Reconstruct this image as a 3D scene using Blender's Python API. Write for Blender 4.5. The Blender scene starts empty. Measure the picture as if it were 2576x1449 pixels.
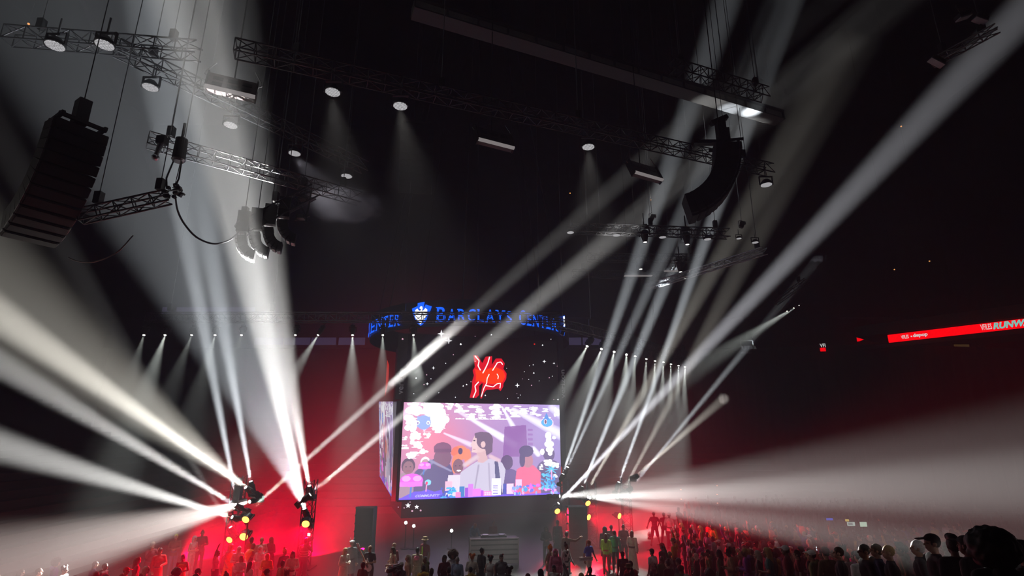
import bpy, bmesh, math, random
import numpy as np
from mathutils import Vector, Matrix, Quaternion, noise as mnoise

# ------------------------------------------------------------------ camera, world, exposure
sc = bpy.context.scene
COL = sc.collection
R = math.radians
F, TH, H = 1340.0, R(15.3), 6.3           # focal length in pixels, upward pitch, eye height
cam = bpy.data.cameras.new('camera')
cam_ob = bpy.data.objects.new('camera', cam)
COL.objects.link(cam_ob)
sc.camera = cam_ob
cam.sensor_width = 36.0
cam.lens = 36.0 * F / 2576.0
cam.clip_end = 400
cam_ob.location = (0, 0, H)
cam_ob.rotation_euler = (math.pi / 2 + TH, 0, 0)

HAZE = 0.020
world = bpy.data.worlds.new('arena_air')
sc.world = world
world.use_nodes = True
wt = world.node_tree
wt.nodes['Background'].inputs[0].default_value = (0, 0, 0, 1)
wv = wt.nodes.new('ShaderNodeVolumeScatter')
wv.inputs['Density'].default_value = HAZE
wv.inputs['Color'].default_value = (1, 1, 1, 1)
wv.inputs['Anisotropy'].default_value = 0.0
wt.links.new(wv.outputs[0], wt.nodes['World Output'].inputs['Volume'])

sc.view_settings.view_transform = 'Standard'
sc.view_settings.look = 'None'
sc.view_settings.gamma = 1.0
sc.view_settings.use_curve_mapping = False
sc.view_settings.exposure = 0.0
sc.cycles.use_denoising = True
sc.cycles.max_bounces = 3
sc.cycles.diffuse_bounces = 2
sc.cycles.glossy_bounces = 2
sc.cycles.transmission_bounces = 2
sc.cycles.volume_bounces = 0
sc.cycles.sample_clamp_indirect = 4.0
sc.cycles.volume_step_rate = 2.0
sc.cycles.volume_max_steps = 128

rnd = random.Random(7)

# ------------------------------------------------------------------ pixel <-> place helpers
def ray(px, py):
    x = (px - 1288) / F
    y = -(py - 724.5) / F
    return Vector((x, math.cos(TH) - y * math.sin(TH), math.sin(TH) + y * math.cos(TH)))

def P(px, py, Y):
    d = ray(px, py)
    return Vector((0, 0, H)) + d * (Y / d.y)

def on_z(px, py, z):
    d = ray(px, py)
    return Vector((0, 0, H)) + d * ((z - H) / d.z)

def depth(p):
    return p.y * math.cos(TH) + (p.z - H) * math.sin(TH)

def proj(p):
    dz = depth(p)
    v = -p.y * math.sin(TH) + (p.z - H) * math.cos(TH)
    return 1288 + F * p.x / dz, 724.5 - F * v / dz

def pxlen(n, p):            # metres covered by n pixels at point p
    return n * depth(p) / F

# ------------------------------------------------------------------ mesh builder
class MB:
    def __init__(s):
        s.v = []; s.f = []; s.c = []
    def add(s, vs, fs, col=None):
        o = len(s.v)
        s.v += [tuple(x) for x in vs]
        s.f += [tuple(i + o for i in f) for f in fs]
        s.c += [col] * len(fs)
        return s
    def box(s, c, size, rot=None, taper=1.0):
        hx, hy, hz = size[0] / 2, size[1] / 2, size[2] / 2
        vs = []
        for z in (-1, 1):
            t = 1.0 if z < 0 else taper
            for x, y in ((-1, -1), (1, -1), (1, 1), (-1, 1)):
                p = Vector((x * hx * t, y * hy * t, z * hz))
                if rot is not None: p = rot @ p
                vs.append(p + Vector(c))
        return s.add(vs, [(0, 3, 2, 1), (4, 5, 6, 7), (0, 1, 5, 4), (1, 2, 6, 5), (2, 3, 7, 6), (3, 0, 4, 7)])
    def cyl(s, a, b, r0, r1=None, n=10, caps=True):
        a = Vector(a); b = Vector(b); r1 = r0 if r1 is None else r1
        d = (b - a)
        if d.length < 1e-6: return s
        d.normalize()
        u = d.orthogonal().normalized(); w = d.cross(u)
        vs = []
        for p, r in ((a, r0), (b, r1)):
            for i in range(n):
                t = 2 * math.pi * i / n
                vs.append(p + (u * math.cos(t) + w * math.sin(t)) * r)
        fs = [(i, (i + 1) % n, n + (i + 1) % n, n + i) for i in range(n)]
        if caps: fs += [tuple(range(n - 1, -1, -1)), tuple(range(n, 2 * n))]
        return s.add(vs, fs)
    def ell(s, c, r, rot=None, n=14, m=9):
        c = Vector(c); vs = []; fs = []
        if isinstance(r, (int, float)): r = (r, r, r)
        def pt(th, ph):
            p = Vector((r[0] * math.sin(th) * math.cos(ph), r[1] * math.sin(th) * math.sin(ph), r[2] * math.cos(th)))
            if rot is not None: p = rot @ p
            return p + c
        vs.append(pt(0, 0))
        for i in range(1, m):
            for j in range(n):
                vs.append(pt(math.pi * i / m, 2 * math.pi * j / n))
        vs.append(pt(math.pi, 0))
        for j in range(n): fs.append((0, 1 + j, 1 + (j + 1) % n))
        for i in range(m - 2):
            for j in range(n):
                a = 1 + i * n + j; b = 1 + i * n + (j + 1) % n
                fs.append((a, a + n, b + n, b))
        L = len(vs) - 1; o = 1 + (m - 2) * n
        for j in range(n): fs.append((L, o + (j + 1) % n, o + j))
        return s.add(vs, fs)
    def cap(s, a, b, ra, rb, n=12):        # tapered capsule
        s.cyl(a, b, ra, rb, n); s.ell(a, ra, None, n, 8); s.ell(b, rb, None, n, 8)
        return s
    def tube(s, pts, r, n=6):
        pts = [Vector(p) for p in pts]; vs = []; fs = []
        for i, p in enumerate(pts):
            d = (pts[min(i + 1, len(pts) - 1)] - pts[max(i - 1, 0)]).normalized()
            u = d.cross(Vector((0.13, 0.31, 0.94))).normalized(); w = d.cross(u)
            for k in range(n):
                t = 2 * math.pi * k / n
                vs.append(p + (u * math.cos(t) + w * math.sin(t)) * r)
        for i in range(len(pts) - 1):
            for k in range(n):
                fs.append((i * n + k, i * n + (k + 1) % n, (i + 1) * n + (k + 1) % n, (i + 1) * n + k))
        fs += [tuple(range(n - 1, -1, -1)), tuple(range((len(pts) - 1) * n, len(pts) * n))]
        return s.add(vs, fs)
    def prism(s, poly, y0, y1):            # outline in x,z pushed from y0 to y1
        n = len(poly)
        vs = [(x, y0, z) for x, z in poly] + [(x, y1, z) for x, z in poly]
        fs = [tuple(range(n)), tuple(range(2 * n - 1, n - 1, -1))] + [(i, n + i, n + (i + 1) % n, (i + 1) % n) for i in range(n)]
        return s.add(vs, fs)
    def mesh(s, name, m=None, smooth=False):
        me = bpy.data.meshes.new(name)
        me.from_pydata(s.v, [], s.f)
        if m is not None: me.materials.append(m)
        if smooth: me.polygons.foreach_set('use_smooth', [True] * len(me.polygons))
        me.update()
        return me
    def build(s, name, m, parent=None, smooth=False):
        return obj(name, s.mesh(name, m, smooth), parent)

def obj(name, data, parent=None, mw=None):
    o = bpy.data.objects.new(name, data)
    COL.objects.link(o)
    if parent is not None: o.parent = parent
    if mw is not None: o.matrix_local = mw
    return o

def tag(o, label, cat, group=None, kind=None):
    o['label'] = label
    if cat: o['category'] = cat
    if group: o['group'] = group
    if kind: o['kind'] = kind
    return o

def thing(name, label, cat, loc=(0, 0, 0), rot=None, group=None):
    o = obj(name, None)
    o.location = loc
    o.empty_display_size = 0.2
    if rot is not None:
        o.rotation_mode = 'QUATERNION'
        o.rotation_quaternion = rot
    return tag(o, label, cat, group)

def struct(name, mb, m, label=None, parent=None):
    o = mb.build(name, m, parent)
    if parent is None:
        o['kind'] = 'structure'
        if label: o['label'] = label
    return o

def copy_tree(root, loc, rot=None, label=None, group=None):
    r = root.copy(); COL.objects.link(r); r.location = loc
    if rot is not None:
        r.rotation_mode = 'QUATERNION'; r.rotation_quaternion = rot
    if label: r['label'] = label
    if group: r['group'] = group
    for ch in list(root.children):
        if ch.type == 'LIGHT': continue
        c = ch.copy(); COL.objects.link(c); c.parent = r
        for g in list(ch.children):
            d = g.copy(); COL.objects.link(d); d.parent = c
    return r

# ------------------------------------------------------------------ materials
MATS = {}
def mat(name, col, rough=0.6, metal=0.0, var=0.15, scale=6.0, bump=0.0):
    if name in MATS: return MATS[name]
    m = bpy.data.materials.new(name); m.use_nodes = True
    nt = m.node_tree; b = nt.nodes['Principled BSDF']
    b.inputs['Roughness'].default_value = rough
    b.inputs['Metallic'].default_value = metal
    tc = nt.nodes.new('ShaderNodeTexCoord')
    no = nt.nodes.new('ShaderNodeTexNoise'); no.inputs['Scale'].default_value = scale; no.inputs['Detail'].default_value = 3
    cr = nt.nodes.new('ShaderNodeValToRGB')
    cr.color_ramp.elements[0].position = 0.3; cr.color_ramp.elements[1].position = 0.7
    cr.color_ramp.elements[0].color = tuple(c * (1 - var) for c in col) + (1,)
    cr.color_ramp.elements[1].color = tuple(min(1, c * (1 + var)) for c in col) + (1,)
    nt.links.new(tc.outputs['Object'], no.inputs['Vector'])
    nt.links.new(no.outputs['Fac'], cr.inputs['Fac'])
    nt.links.new(cr.outputs['Color'], b.inputs['Base Color'])
    if bump:
        bp = nt.nodes.new('ShaderNodeBump'); bp.inputs['Strength'].default_value = bump
        nt.links.new(no.outputs['Fac'], bp.inputs['Height']); nt.links.new(bp.outputs['Normal'], b.inputs['Normal'])
    MATS[name] = m
    return m

def emit(name, col, strength, sample=False):
    if name in MATS: return MATS[name]
    m = bpy.data.materials.new(name); m.use_nodes = True
    nt = m.node_tree; nt.nodes.remove(nt.nodes['Principled BSDF'])
    e = nt.nodes.new('ShaderNodeEmission')
    e.inputs[0].default_value = tuple(col) + (1,); e.inputs[1].default_value = strength
    nt.links.new(e.outputs[0], nt.nodes['Material Output'].inputs[0])
    m.cycles.emission_sampling = 'AUTO' if sample else 'NONE'
    MATS[name] = m
    return m

def emit_attr(name, strength, sample):
    m = bpy.data.materials.new(name); m.use_nodes = True
    nt = m.node_tree; nt.nodes.remove(nt.nodes['Principled BSDF'])
    a = nt.nodes.new('ShaderNodeAttribute'); a.attribute_name = 'picture'
    e = nt.nodes.new('ShaderNodeEmission'); e.inputs[1].default_value = strength
    nt.links.new(a.outputs['Color'], e.inputs[0])
    nt.links.new(e.outputs[0], nt.nodes['Material Output'].inputs[0])
    m.cycles.emission_sampling = 'AUTO' if sample else 'NONE'
    return m

def led_mat(name, col, strength, scale):
    """lamp face: a honeycomb of small bright diodes on a dark plate"""
    if name in MATS: return MATS[name]
    m = bpy.data.materials.new(name); m.use_nodes = True
    nt = m.node_tree; nt.nodes.remove(nt.nodes['Principled BSDF'])
    tc = nt.nodes.new('ShaderNodeTexCoord')
    vo = nt.nodes.new('ShaderNodeTexVoronoi'); vo.voronoi_dimensions = '2D'; vo.inputs['Scale'].default_value = scale
    vo.inputs['Randomness'].default_value = 0.15
    cr = nt.nodes.new('ShaderNodeValToRGB')
    cr.color_ramp.elements[0].position = 0.34; cr.color_ramp.elements[0].color = (1, 1, 1, 1)
    cr.color_ramp.elements[1].position = 0.46; cr.color_ramp.elements[1].color = (0.12, 0.12, 0.12, 1)
    mx = nt.nodes.new('ShaderNodeMix'); mx.data_type = 'RGBA'; mx.blend_type = 'MULTIPLY'
    mx.inputs['Factor'].default_value = 1.0
    mx.inputs['A'].default_value = tuple(col) + (1,)
    e = nt.nodes.new('ShaderNodeEmission'); e.inputs[1].default_value = strength
    nt.links.new(tc.outputs['Object'], vo.inputs['Vector'])
    nt.links.new(vo.outputs['Distance'], cr.inputs['Fac'])
    nt.links.new(cr.outputs['Color'], mx.inputs['B'])
    nt.links.new(mx.outputs['Result'], e.inputs[0])
    nt.links.new(e.outputs[0], nt.nodes['Material Output'].inputs[0])
    m.cycles.emission_sampling = 'NONE'
    MATS[name] = m
    return m

M_BLACK = mat('black_paint', (0.012, 0.012, 0.013), 0.5)
M_CAB = mat('speaker_black', (0.006, 0.006, 0.007), 0.55, 0, 0.3, 20, 0.1)
M_GRILLE = mat('speaker_grille', (0.018, 0.018, 0.02), 0.5, 0.3, 0.4, 60)
M_ALU = mat('truss_aluminium', (0.5, 0.51, 0.53), 0.35, 0.85, 0.1, 8)
M_DKALU = mat('dark_truss_steel', (0.06, 0.06, 0.065), 0.45, 0.6, 0.2, 8)
M_STEEL = mat('rigging_steel', (0.35, 0.35, 0.36), 0.35, 0.9)
M_CABLE = mat('black_cable', (0.012, 0.012, 0.013), 0.45)
M_FLOOR = mat('stage_floor', (0.09, 0.09, 0.085), 0.42, 0, 0.25, 0.7)
M_WALL = mat('dark_wall_paint', (0.020, 0.017, 0.022), 0.85, 0, 0.3, 0.25)
M_CEIL = mat('black_ceiling_paint', (0.003, 0.003, 0.0033), 0.9, 0, 0.3, 0.4)
M_DRAPE = mat('black_drape', (0.022, 0.020, 0.022), 0.9, 0, 0.25, 3)
M_STAND = mat('dark_concrete', (0.022, 0.020, 0.022), 0.85, 0, 0.25, 1.5)
M_WHITEPLASTIC = mat('white_panel', (0.6, 0.58, 0.6), 0.4)
E_LENS = emit('white_lamp_lens', (1, 0.98, 0.94), 25)

def spot(name, a, b, ang, power, col=(1, 1, 1), blend=1.0, rad=0.05, parent=None):
    l = bpy.data.lights.new(name, 'SPOT')
    o = bpy.data.objects.new(name, l); COL.objects.link(o)
    l.spot_size = R(ang); l.spot_blend = blend; l.energy = power; l.color = col; l.shadow_soft_size = rad
    if parent is None:
        o.location = a
        o.rotation_euler = (Vector(b) - Vector(a)).to_track_quat('-Z', 'Y').to_euler()
    else:
        o.parent = parent
        o.location = a
    return o

# ================================================================== THE SETTING
CEIL = 46.0
HANG = CEIL - 0.04
struct('floor', MB().box((0, 30, -0.1), (110, 90, 0.2)), M_FLOOR, 'dark grey arena floor under the stage area')
struct('ceiling', MB().box((0, 30, CEIL + 0.25), (110, 90, 0.5)), M_CEIL, 'black roof deck high above the rigging')
struct('wall_back', MB().box((0, 63, CEIL / 2), (110, 0.6, CEIL)), M_WALL, 'dark wall behind the far seating')
struct('wall_left', MB().box((-48, 30, CEIL / 2), (0.6, 90, CEIL)), M_WALL, 'dark wall behind the left seating')
struct('wall_right', MB().box((54, 30, CEIL / 2), (0.6, 90, CEIL)), M_WALL, 'dark wall behind the right seating')

# stepped seating banks
def steps(name, x0, x1, y0, dy, z0, dz, n, axis, label):
    mb = MB()
    for i in range(n):
        zt = z0 + dz * (i + 1)
        if axis == 'y':
            mb.box(((x0 + x1) / 2, y0 + dy * (i + 0.5), zt / 2), (x1 - x0, abs(dy), zt))
        else:
            mb.box((y0 + dy * (i + 0.5), (x0 + x1) / 2, zt / 2), (abs(dy), x1 - x0, zt))
    return struct(name, mb, M_STAND, label)
steps('seating_bank_back', -44, 44, 47, 0.9, 0, 0.5, 16, 'y', 'dark stepped seating bank behind the stage')
steps('seating_bank_left', 8, 46, -19, -0.9, 0, 0.38, 26, 'x', 'dark stepped seating bank left of the stage')
# the bank the camera stands on, lower right of the picture
mb = MB()
NEAR = []
BANK_X0 = 7.0
for i in range(24):
    y = 24 - i * 1.0
    z = 0.2 * (i + 0.5)
    mb.box((20, y - 0.5, z / 2), (26, 1.0, z)); NEAR.append((y - 1.0, y, z))
struct('seating_bank_near', mb, M_STAND, 'dark stepped seating bank at the lower right')
def near_z(y, x=99):
    if x < BANK_X0: return 0.0
    for a, b, z in NEAR:
        if a <= y < b: return z
    return 0.0

# upper-tier ledges on the back wall with dim ribbon boards
def ledge(name, py, spans, label):
    zc = P(1288, py, 61.5).z
    o = struct(name, MB().box((0, 62.2, zc), (100, 1.0, 1.5)), M_WALL, label)
    for a, b in spans:
        pa, pb = P(a, py, 61.6), P(b, py, 61.6)
        MB().box(((pa.x + pb.x) / 2, 61.62, zc), (pb.x - pa.x, 0.1, 0.85)).build('ribbon_board', emit('dim_ribbon_board', (0.30, 0.24, 0.52), 0.30), o)
ledge('trim_1', 781, [(408, 431), (444, 505), (508, 570), (573, 640)], 'upper balcony ledge with dim mauve ribbon boards')
ledge('trim_2', 858, [(640, 712), (716, 780), (783, 845), (852, 918), (1418, 1462), (1466, 1520)], 'lower balcony ledge with dim mauve ribbon boards')

# black drape hung along the right side, real pleats
def drape(name, pts, z0, label):
    vs = []; fs = []
    cols = []
    for (a, za), (b, zb) in zip(pts[:-1], pts[1:]):
        a = Vector((a[0], a[1], 0)); b = Vector((b[0], b[1], 0))
        n = int((b - a).length / 0.09)
        t = (b - a).normalized(); nn = Vector((t.y, -t.x, 0))
        for i in range(n):
            u = i / n
            s = (b - a).length * u
            off = 0.13 * math.sin(s * 7.3 + math.sin(s * 1.3) * 1.5) + 0.05 * math.sin(s * 17.0)
            cols.append((a.lerp(b, u) + nn * off, za + (zb - za) * u))
    for p, zt in cols:
        vs.append((p.x, p.y, z0)); vs.append((p.x, p.y, zt))
    for i in range(len(cols) - 1):
        fs.append((2 * i, 2 * i + 2, 2 * i + 3, 2 * i + 1))
    mb = MB(); mb.add(vs, fs)
    o = mb.build(name, M_DRAPE, None, True)
    so = o.modifiers.new('thickness', 'SOLIDIFY'); so.thickness = 0.03
    o['kind'] = 'structure'; o['label'] = label
    return o
d0 = P(1865, 880, 54); d1 = P(2062, 868, 50); d2 = P(2235, 866, 42); d3 = P(2420, 872, 37); d4 = P(2640, 880, 33)
dS = P(1735, 903, 57)
drape('curtain_side', [((dS.x, dS.y), dS.z), ((d0.x, d0.y), d0.z), ((d1.x, d1.y), d1.z), ((d2.x, d2.y), d2.z), ((d3.x, d3.y), d3.z), ((d4.x, d4.y), d4.z)], 0.0,
      'tall pleated black drape closing off the right side')

# ------------------------------------------------------------------ ribbon display on the right balcony
def text_mesh(s, size=1.0, bold=0.0, shear=0.0, spacing=1.0):
    cu = bpy.data.curves.new('lettering', 'FONT'); cu.body = s; cu.size = size; cu.offset = bold; cu.shear = shear
    cu.space_character = spacing; cu.resolution_u = 3
    o = bpy.data.objects.new('lettering', cu); COL.objects.link(o)
    me = bpy.data.meshes.new_from_object(o.evaluated_get(bpy.context.evaluated_depsgraph_get()))
    bpy.data.objects.remove(o); bpy.data.curves.remove(cu)
    v = np.array([tuple(x.co) for x in me.vertices]); f = [tuple(p.vertices) for p in me.polygons]
    bpy.data.meshes.remove(me)
    return v, f

def put_text(s, a, b, up, hgt, m, parent, name='lettering', bold=0.0, shear=0.0, off=None, spacing=1.0):
    """letters stretched to run from a to b (world points on the baseline), of height hgt along up"""
    v, f = text_mesh(s, 1.0, bold, shear, spacing)
    x0, x1 = v[:, 0].min(), v[:, 0].max(); y0, y1 = v[:, 1].min(), v[:, 1].max()
    a = Vector(a); b = Vector(b); up = Vector(up)
    vs = []
    for x, y, z in v:
        p = a.lerp(b, (x - x0) / (x1 - x0)) + up * (hgt * (y - y0) / (y1 - y0))
        if off is not None: p = p + off
        if parent is not None: p = p - parent.location
        vs.append(p)
    mb = MB(); mb.add(vs, f)
    return mb.build(name, m, parent)

E_RED = emit('red_ribbon_led', (1.0, 0.0, 0.004), 2.6, True)
E_WHITE_T = emit('white_led_letters', (0.9, 1.0, 0.95), 1.6)
E_CYAN_T = emit('pale_cyan_led_letters', (0.35, 0.85, 0.75), 1.5)

def band(root, name, pa, pb, h, m):
    """upright display strip between two points"""
    t = (pb - pa).normalized(); n = Vector((-t.y, t.x, 0)).normalized()
    if n.y > 0: n = -n
    up = Vector((0, 0, 1)); k = n * 0.12
    vs = [pa, pb, pb + up * h, pa + up * h, pa - k, pb - k, pb - k + up * h, pa - k + up * h]
    mb = MB().add([v - root.location for v in vs], [(0, 1, 2, 3), (7, 6, 5, 4), (0, 4, 5, 1), (3, 2, 6, 7), (1, 5, 6, 2), (0, 3, 7, 4)])
    return mb.build(name, m, root), n

ra, rb = P(2236, 862, 41.0), P(2640, 824, 34.0)
rb.z = ra.z
rib = thing('ribbon_display', 'long bright red LED ribbon with white lettering on the right balcony', 'display', ra.copy())
_, rn = band(rib, 'screen_strip', ra, rb, 0.60, E_RED)
def rib_t(px, py, dz):
    # point on the strip's plane seen at px
    t = (rb - ra); lo, hi = -0.2, 1.2
    for _ in range(40):
        m_ = (lo + hi) / 2
        if proj(ra + t * m_)[0] < px: lo = m_
        else: hi = m_
    return ra + t * lo + Vector((0, 0, dz)) + rn * 0.03
put_text('VFILES', rib_t(2269, 0, 0.16), rib_t(2288, 0, 0.16), (0, 0, 1), 0.28, E_WHITE_T, rib, bold=0.02)
MB().box(rib_t(2295, 0, 0.28) - rib.location, (0.09, 0.03, 0.09)).build('lettering', E_WHITE_T, rib)
put_text('depop', rib_t(2299, 0, 0.12), rib_t(2336, 0, 0.12), (0, 0, 1), 0.34, E_WHITE_T, rib, bold=0.035)
put_text('VFILES', rib_t(2470, 0, 0.14), rib_t(2498, 0, 0.14), (0, 0, 1), 0.40, E_WHITE_T, rib, bold=0.015)
put_text('RUNWAY', rib_t(2500, 0, 0.10), rib_t(2618, 0, 0.10), (0, 0, 1), 0.46, E_CYAN_T, rib, bold=0.05, shear=0.3)
rc, rd = P(2160, 859, 47.5), P(2229, 862, 43.0); rd.z = rc.z
rib2 = thing('ribbon_display', 'short red ribbon segment beyond the gap, left of the long red ribbon', 'display', rc.copy())
band(rib2, 'screen_strip', rc, rd, 0.45, E_RED)
re_, rf = P(2064, 884, 49.2), P(2078, 884, 49.0); rf.z = re_.z
rib3 = thing('ribbon_display', 'tiny red and white display piece seen past the edge of the black drape', 'display', re_.copy())
band(rib3, 'screen_strip', re_, rf, 0.32, E_RED)
put_text('VFI', re_ + Vector((0, -0.05, 0.36)), rf + Vector((0, -0.05, 0.36)), (0, 0, 1), 0.34, E_WHITE_T, rib3, bold=0.03)
# balcony slab that carries the ribbon
bs = MB()
t = rb - ra
nb = Vector((-t.y, t.x, 0)).normalized()
if nb.y < 0: nb = -nb
for z0, z1 in ((0.75, 1.6), (-0.35, -0.1)):
    vs = []
    for q in (ra - t * 0.25, rb):
        for k in (0.0, 4.0):
            for z in (z0, z1): vs.append(q + nb * (k + 0.1) + Vector((0, 0, z)))
    bs.add(vs, [(0, 1, 5, 4), (2, 6, 7, 3), (0, 4, 6, 2), (1, 3, 7, 5), (0, 2, 3, 1), (4, 5, 7, 6)])
struct('trim_3', bs, M_WALL, 'dark balcony slab above and below the red ribbon')
# amber lit suite panel under the ribbon
ap = P(2420, 884, 38.6)
am = thing('suite_panel', 'dim amber board under the red ribbon', 'panel', ap)
MB().box((0, 0, 0), (1.15, 0.1, 1.0)).build('board', emit('dim_amber', (0.55, 0.30, 0.10), 0.16), am)
fr = MB()
for x in (-0.62, 0.62): fr.box((x, -0.02, 0), (0.08, 0.16, 1.15))
for z in (-0.55, 0.55): fr.box((0, -0.02, z), (1.32, 0.16, 0.08))
fr.build('frame', M_BLACK, am)
MB().cyl((-0.38, -0.06, 0.25), (-0.38, -0.12, 0.25), 0.1, 0.1, 12).build('knob', M_BLACK, am)

# roof girder crossing the upper right (its right end catches a beam)
ga, gb = on_z(1040, 20, 26.5), on_z(1960, 297, 26.5)
def girder(name, a, b, label):
    root = thing(name, label, 'girder', a)
    d = b - a; L = d.length; rot = d.to_track_quat('X', 'Z').to_matrix()
    c = d / 2
    MB().box(c, (L, 0.55, 0.5), rot).build('web', mat('girder_pale', (0.72, 0.74, 0.68), 0.6), root)
    MB().box(c + Vector((0, 0, 0.30)), (L, 0.9, 0.08), rot).build('flange', mat('girder_dark', (0.10, 0.10, 0.10), 0.6), root)
    MB().box(c + Vector((0, 0, -0.30)), (L, 0.9, 0.08), rot).build('flange', MATS['girder_dark'], root)
    n = int(L / 1.6)
    rib_me = None
    for i in range(n + 1):
        if rib_me is None: rib_me = MB().box((0, 0, 0), (0.06, 0.8, 0.5), rot).mesh('stiffener', MATS['girder_dark'])
        o = obj('stiffener', rib_me, root); o.location = d * (i / n)
    for u in (0.06, 0.35, 0.65, 0.94):
        MB().cyl(d * u + Vector((0, 0, 0.3)), d * u + Vector((0, 0, HANG - a.z)), 0.05, 0.05, 6).build('hanger', M_BLACK, root)
    return root
girder('roof_girder', ga, gb, 'long grey roof girder across the upper right, its far end lit')

# ------------------------------------------------------------------ trusses
def truss(name, a, b, w, h, label, m=None, bay=0.7, hangers=(0.1, 0.5, 0.9), group=None, rail=0.035, vertical=False):
    m = m or M_DKALU
    a = Vector(a); b = Vector(b)
    root = thing(name, label, 'truss', a, None, group)
    d = b - a; L = d.length; t = d.normalized()
    upv = Vector((0, 0, 1)) if not vertical else Vector((0, 1, 0))
    s = t.cross(upv).normalized(); u = s.cross(t).normalized()
    cor = [s * (w / 2) + u * (h / 2), s * (-w / 2) + u * (h / 2), s * (-w / 2) - u * (h / 2), s * (w / 2) - u * (h / 2)]
    cm = MB().cyl((0, 0, 0), d, rail, rail, 6).mesh('chord', m)
    for c in cor:
        o = obj('chord', cm, root); o.location = c
    la = MB(); n = max(2, int(L / bay))
    for i in range(n):
        p0 = d * (i / n); p1 = d * ((i + 1) / n)
        for k in range(4):
            c0, c1 = cor[k], cor[(k + 1) % 4]
            if i % 2: c0, c1 = c1, c0
            la.cyl(p0 + c0, p1 + c1, rail * 0.6, None, 4, False)
            la.cyl(p0 + cor[k], p0 + cor[(k + 1) % 4], rail * 0.6, None, 4, False)
    lo = la.build('lacing', m, root); lo['kind'] = 'stuff'
    for q in hangers:
        p = d * q + u * (h / 2)
        MB().cyl(p, p + Vector((0, 0, HANG - a.z - p.z)), 0.018, 0.018, 5).build('hoist_cable', M_STEEL, root)
        MB().box(p + Vector((0, 0, 0.35)), (0.22, 0.22, 0.42)).build('chain_motor', M_BLACK, root)
    root['span'] = L
    return root

# ------------------------------------------------------------------ lamps
M_LEDW = led_mat('led_wash_face', (0.95, 0.93, 0.97), 1.15, 20.0)
_dl = {}
def downlight(loc, size, label, group, tilt=0.0, parent_z=None):
    """round LED wash lamp hanging face down"""
    if 'root' not in _dl:
        r = thing('wash_light', label, 'stage light', loc, None, group)
        MB().cyl((0, 0, 0.0), (0, 0, -0.012), 0.25, 0.25, 28).build('lens', M_LEDW, r)
        b = MB().cyl((0, 0, 0.005), (0, 0, 0.10), 0.28, 0.27, 28); b.cyl((0, 0, 0.10), (0, 0, 0.26), 0.27, 0.14, 28)
        b.build('housing', M_BLACK, r)
        y = MB()
        for s in (-1, 1): y.box((s * 0.31, 0, 0.22), (0.03, 0.09, 0.42))
        y.box((0, 0, 0.43), (0.65, 0.09, 0.03))
        y.build('yoke', M_BLACK, r)
        MB().cyl((0, 0, 0.43), (0, 0, 1.0), 0.03, 0.03, 8).build('clamp', M_STEEL, r)
        _dl['root'] = r
        o = r
    else:
        o = copy_tree(_dl['root'], loc, None, label, group)
    o.scale = (size,) * 3
    o.rotation_euler = (R(tilt), 0, 0)
    return o

_mh = {}
def moving_head(loc, target, label, group, energy, ang, col=(1, 1, 1), scale=1.0, blend=1.0, rad=0.05):
    """beam lamp: barrel points along its local -Z"""
    d = Vector(target) - Vector(loc)
    q = d.to_track_quat('-Z', 'Y')
    if 'root' not in _mh:
        r = thing('moving_head_light', label, 'stage light', loc, q, group)
        MB().cyl((0, 0, 0), (0, 0, -0.008), 0.075, 0.075, 20).build('lens', E_LENS, r)
        b = MB().cyl((0, 0, 0.0), (0, 0, 0.10), 0.115, 0.12, 20); b.cyl((0, 0, 0.10), (0, 0, 0.34), 0.12, 0.15, 20); b.cyl((0, 0, 0.34), (0, 0, 0.44), 0.15, 0.09, 20)
        b.build('head', M_BLACK, r)
        y = MB()
        for s in (-1, 1): y.box((s * 0.19, 0, 0.34), (0.05, 0.10, 0.40))
        y.box((0, 0, 0.55), (0.43, 0.12, 0.06))
        y.build('yoke', M_BLACK, r)
        MB().box((0, 0, 0.66), (0.36, 0.30, 0.16)).build('base', M_BLACK, r)
        _mh['root'] = r; o = r
    else:
        o = copy_tree(_mh['root'], loc, q, label, group)
    o.scale = (scale,) * 3
    spot('beam', (0, 0, -0.03), None, ang, energy, col, blend, rad, o)
    return o

_ps = {}
def profile_spot(loc, target, label, group, energy, ang, col=(0.93, 1.0, 0.94), scale=1.0):
    """dark bell shaped spot hanging from a truss with a small bright lens"""
    q = (Vector(target) - Vector(loc)).to_track_quat('-Z', 'Y')
    if 'root' not in _ps:
        r = thing('spot_light', label, 'stage light', loc, q, group)
        MB().cyl((0, 0, 0), (0, 0, -0.01), 0.10, 0.10, 18).build('lens', emit('spot_lens', (1, 0.97, 0.88), 14), r)
        b = MB().cyl((0, 0, 0), (0, 0, 0.30), 0.13, 0.20, 18); b.cyl((0, 0, 0.30), (0, 0, 0.62), 0.20, 0.26, 18); b.cyl((0, 0, 0.62), (0, 0, 0.72), 0.26, 0.18, 18)
        b.build('housing', M_BLACK, r)
        y = MB()
        for s in (-1, 1): y.box((s * 0.31, 0, 0.62), (0.05, 0.12, 0.5))
        y.box((0, 0, 0.87), (0.67, 0.14, 0.08))
        y.build('yoke', M_BLACK, r)
        MB().box((0, 0, 0.98), (0.42, 0.34, 0.16)).build('base', M_BLACK, r)
        MB().cyl((0, 0, 1.02), (0, 0, 1.8), 0.04, 0.04, 8).build('clamp', M_BLACK, r)
        _ps['root'] = r; o = r
    else:
        o = copy_tree(_ps['root'], loc, q, label, group)
    o.scale = (scale,) * 3
    spot('beam', (0, 0, -0.03), None, ang, energy, col, 1.0, 0.04, o)
    return o

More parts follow.
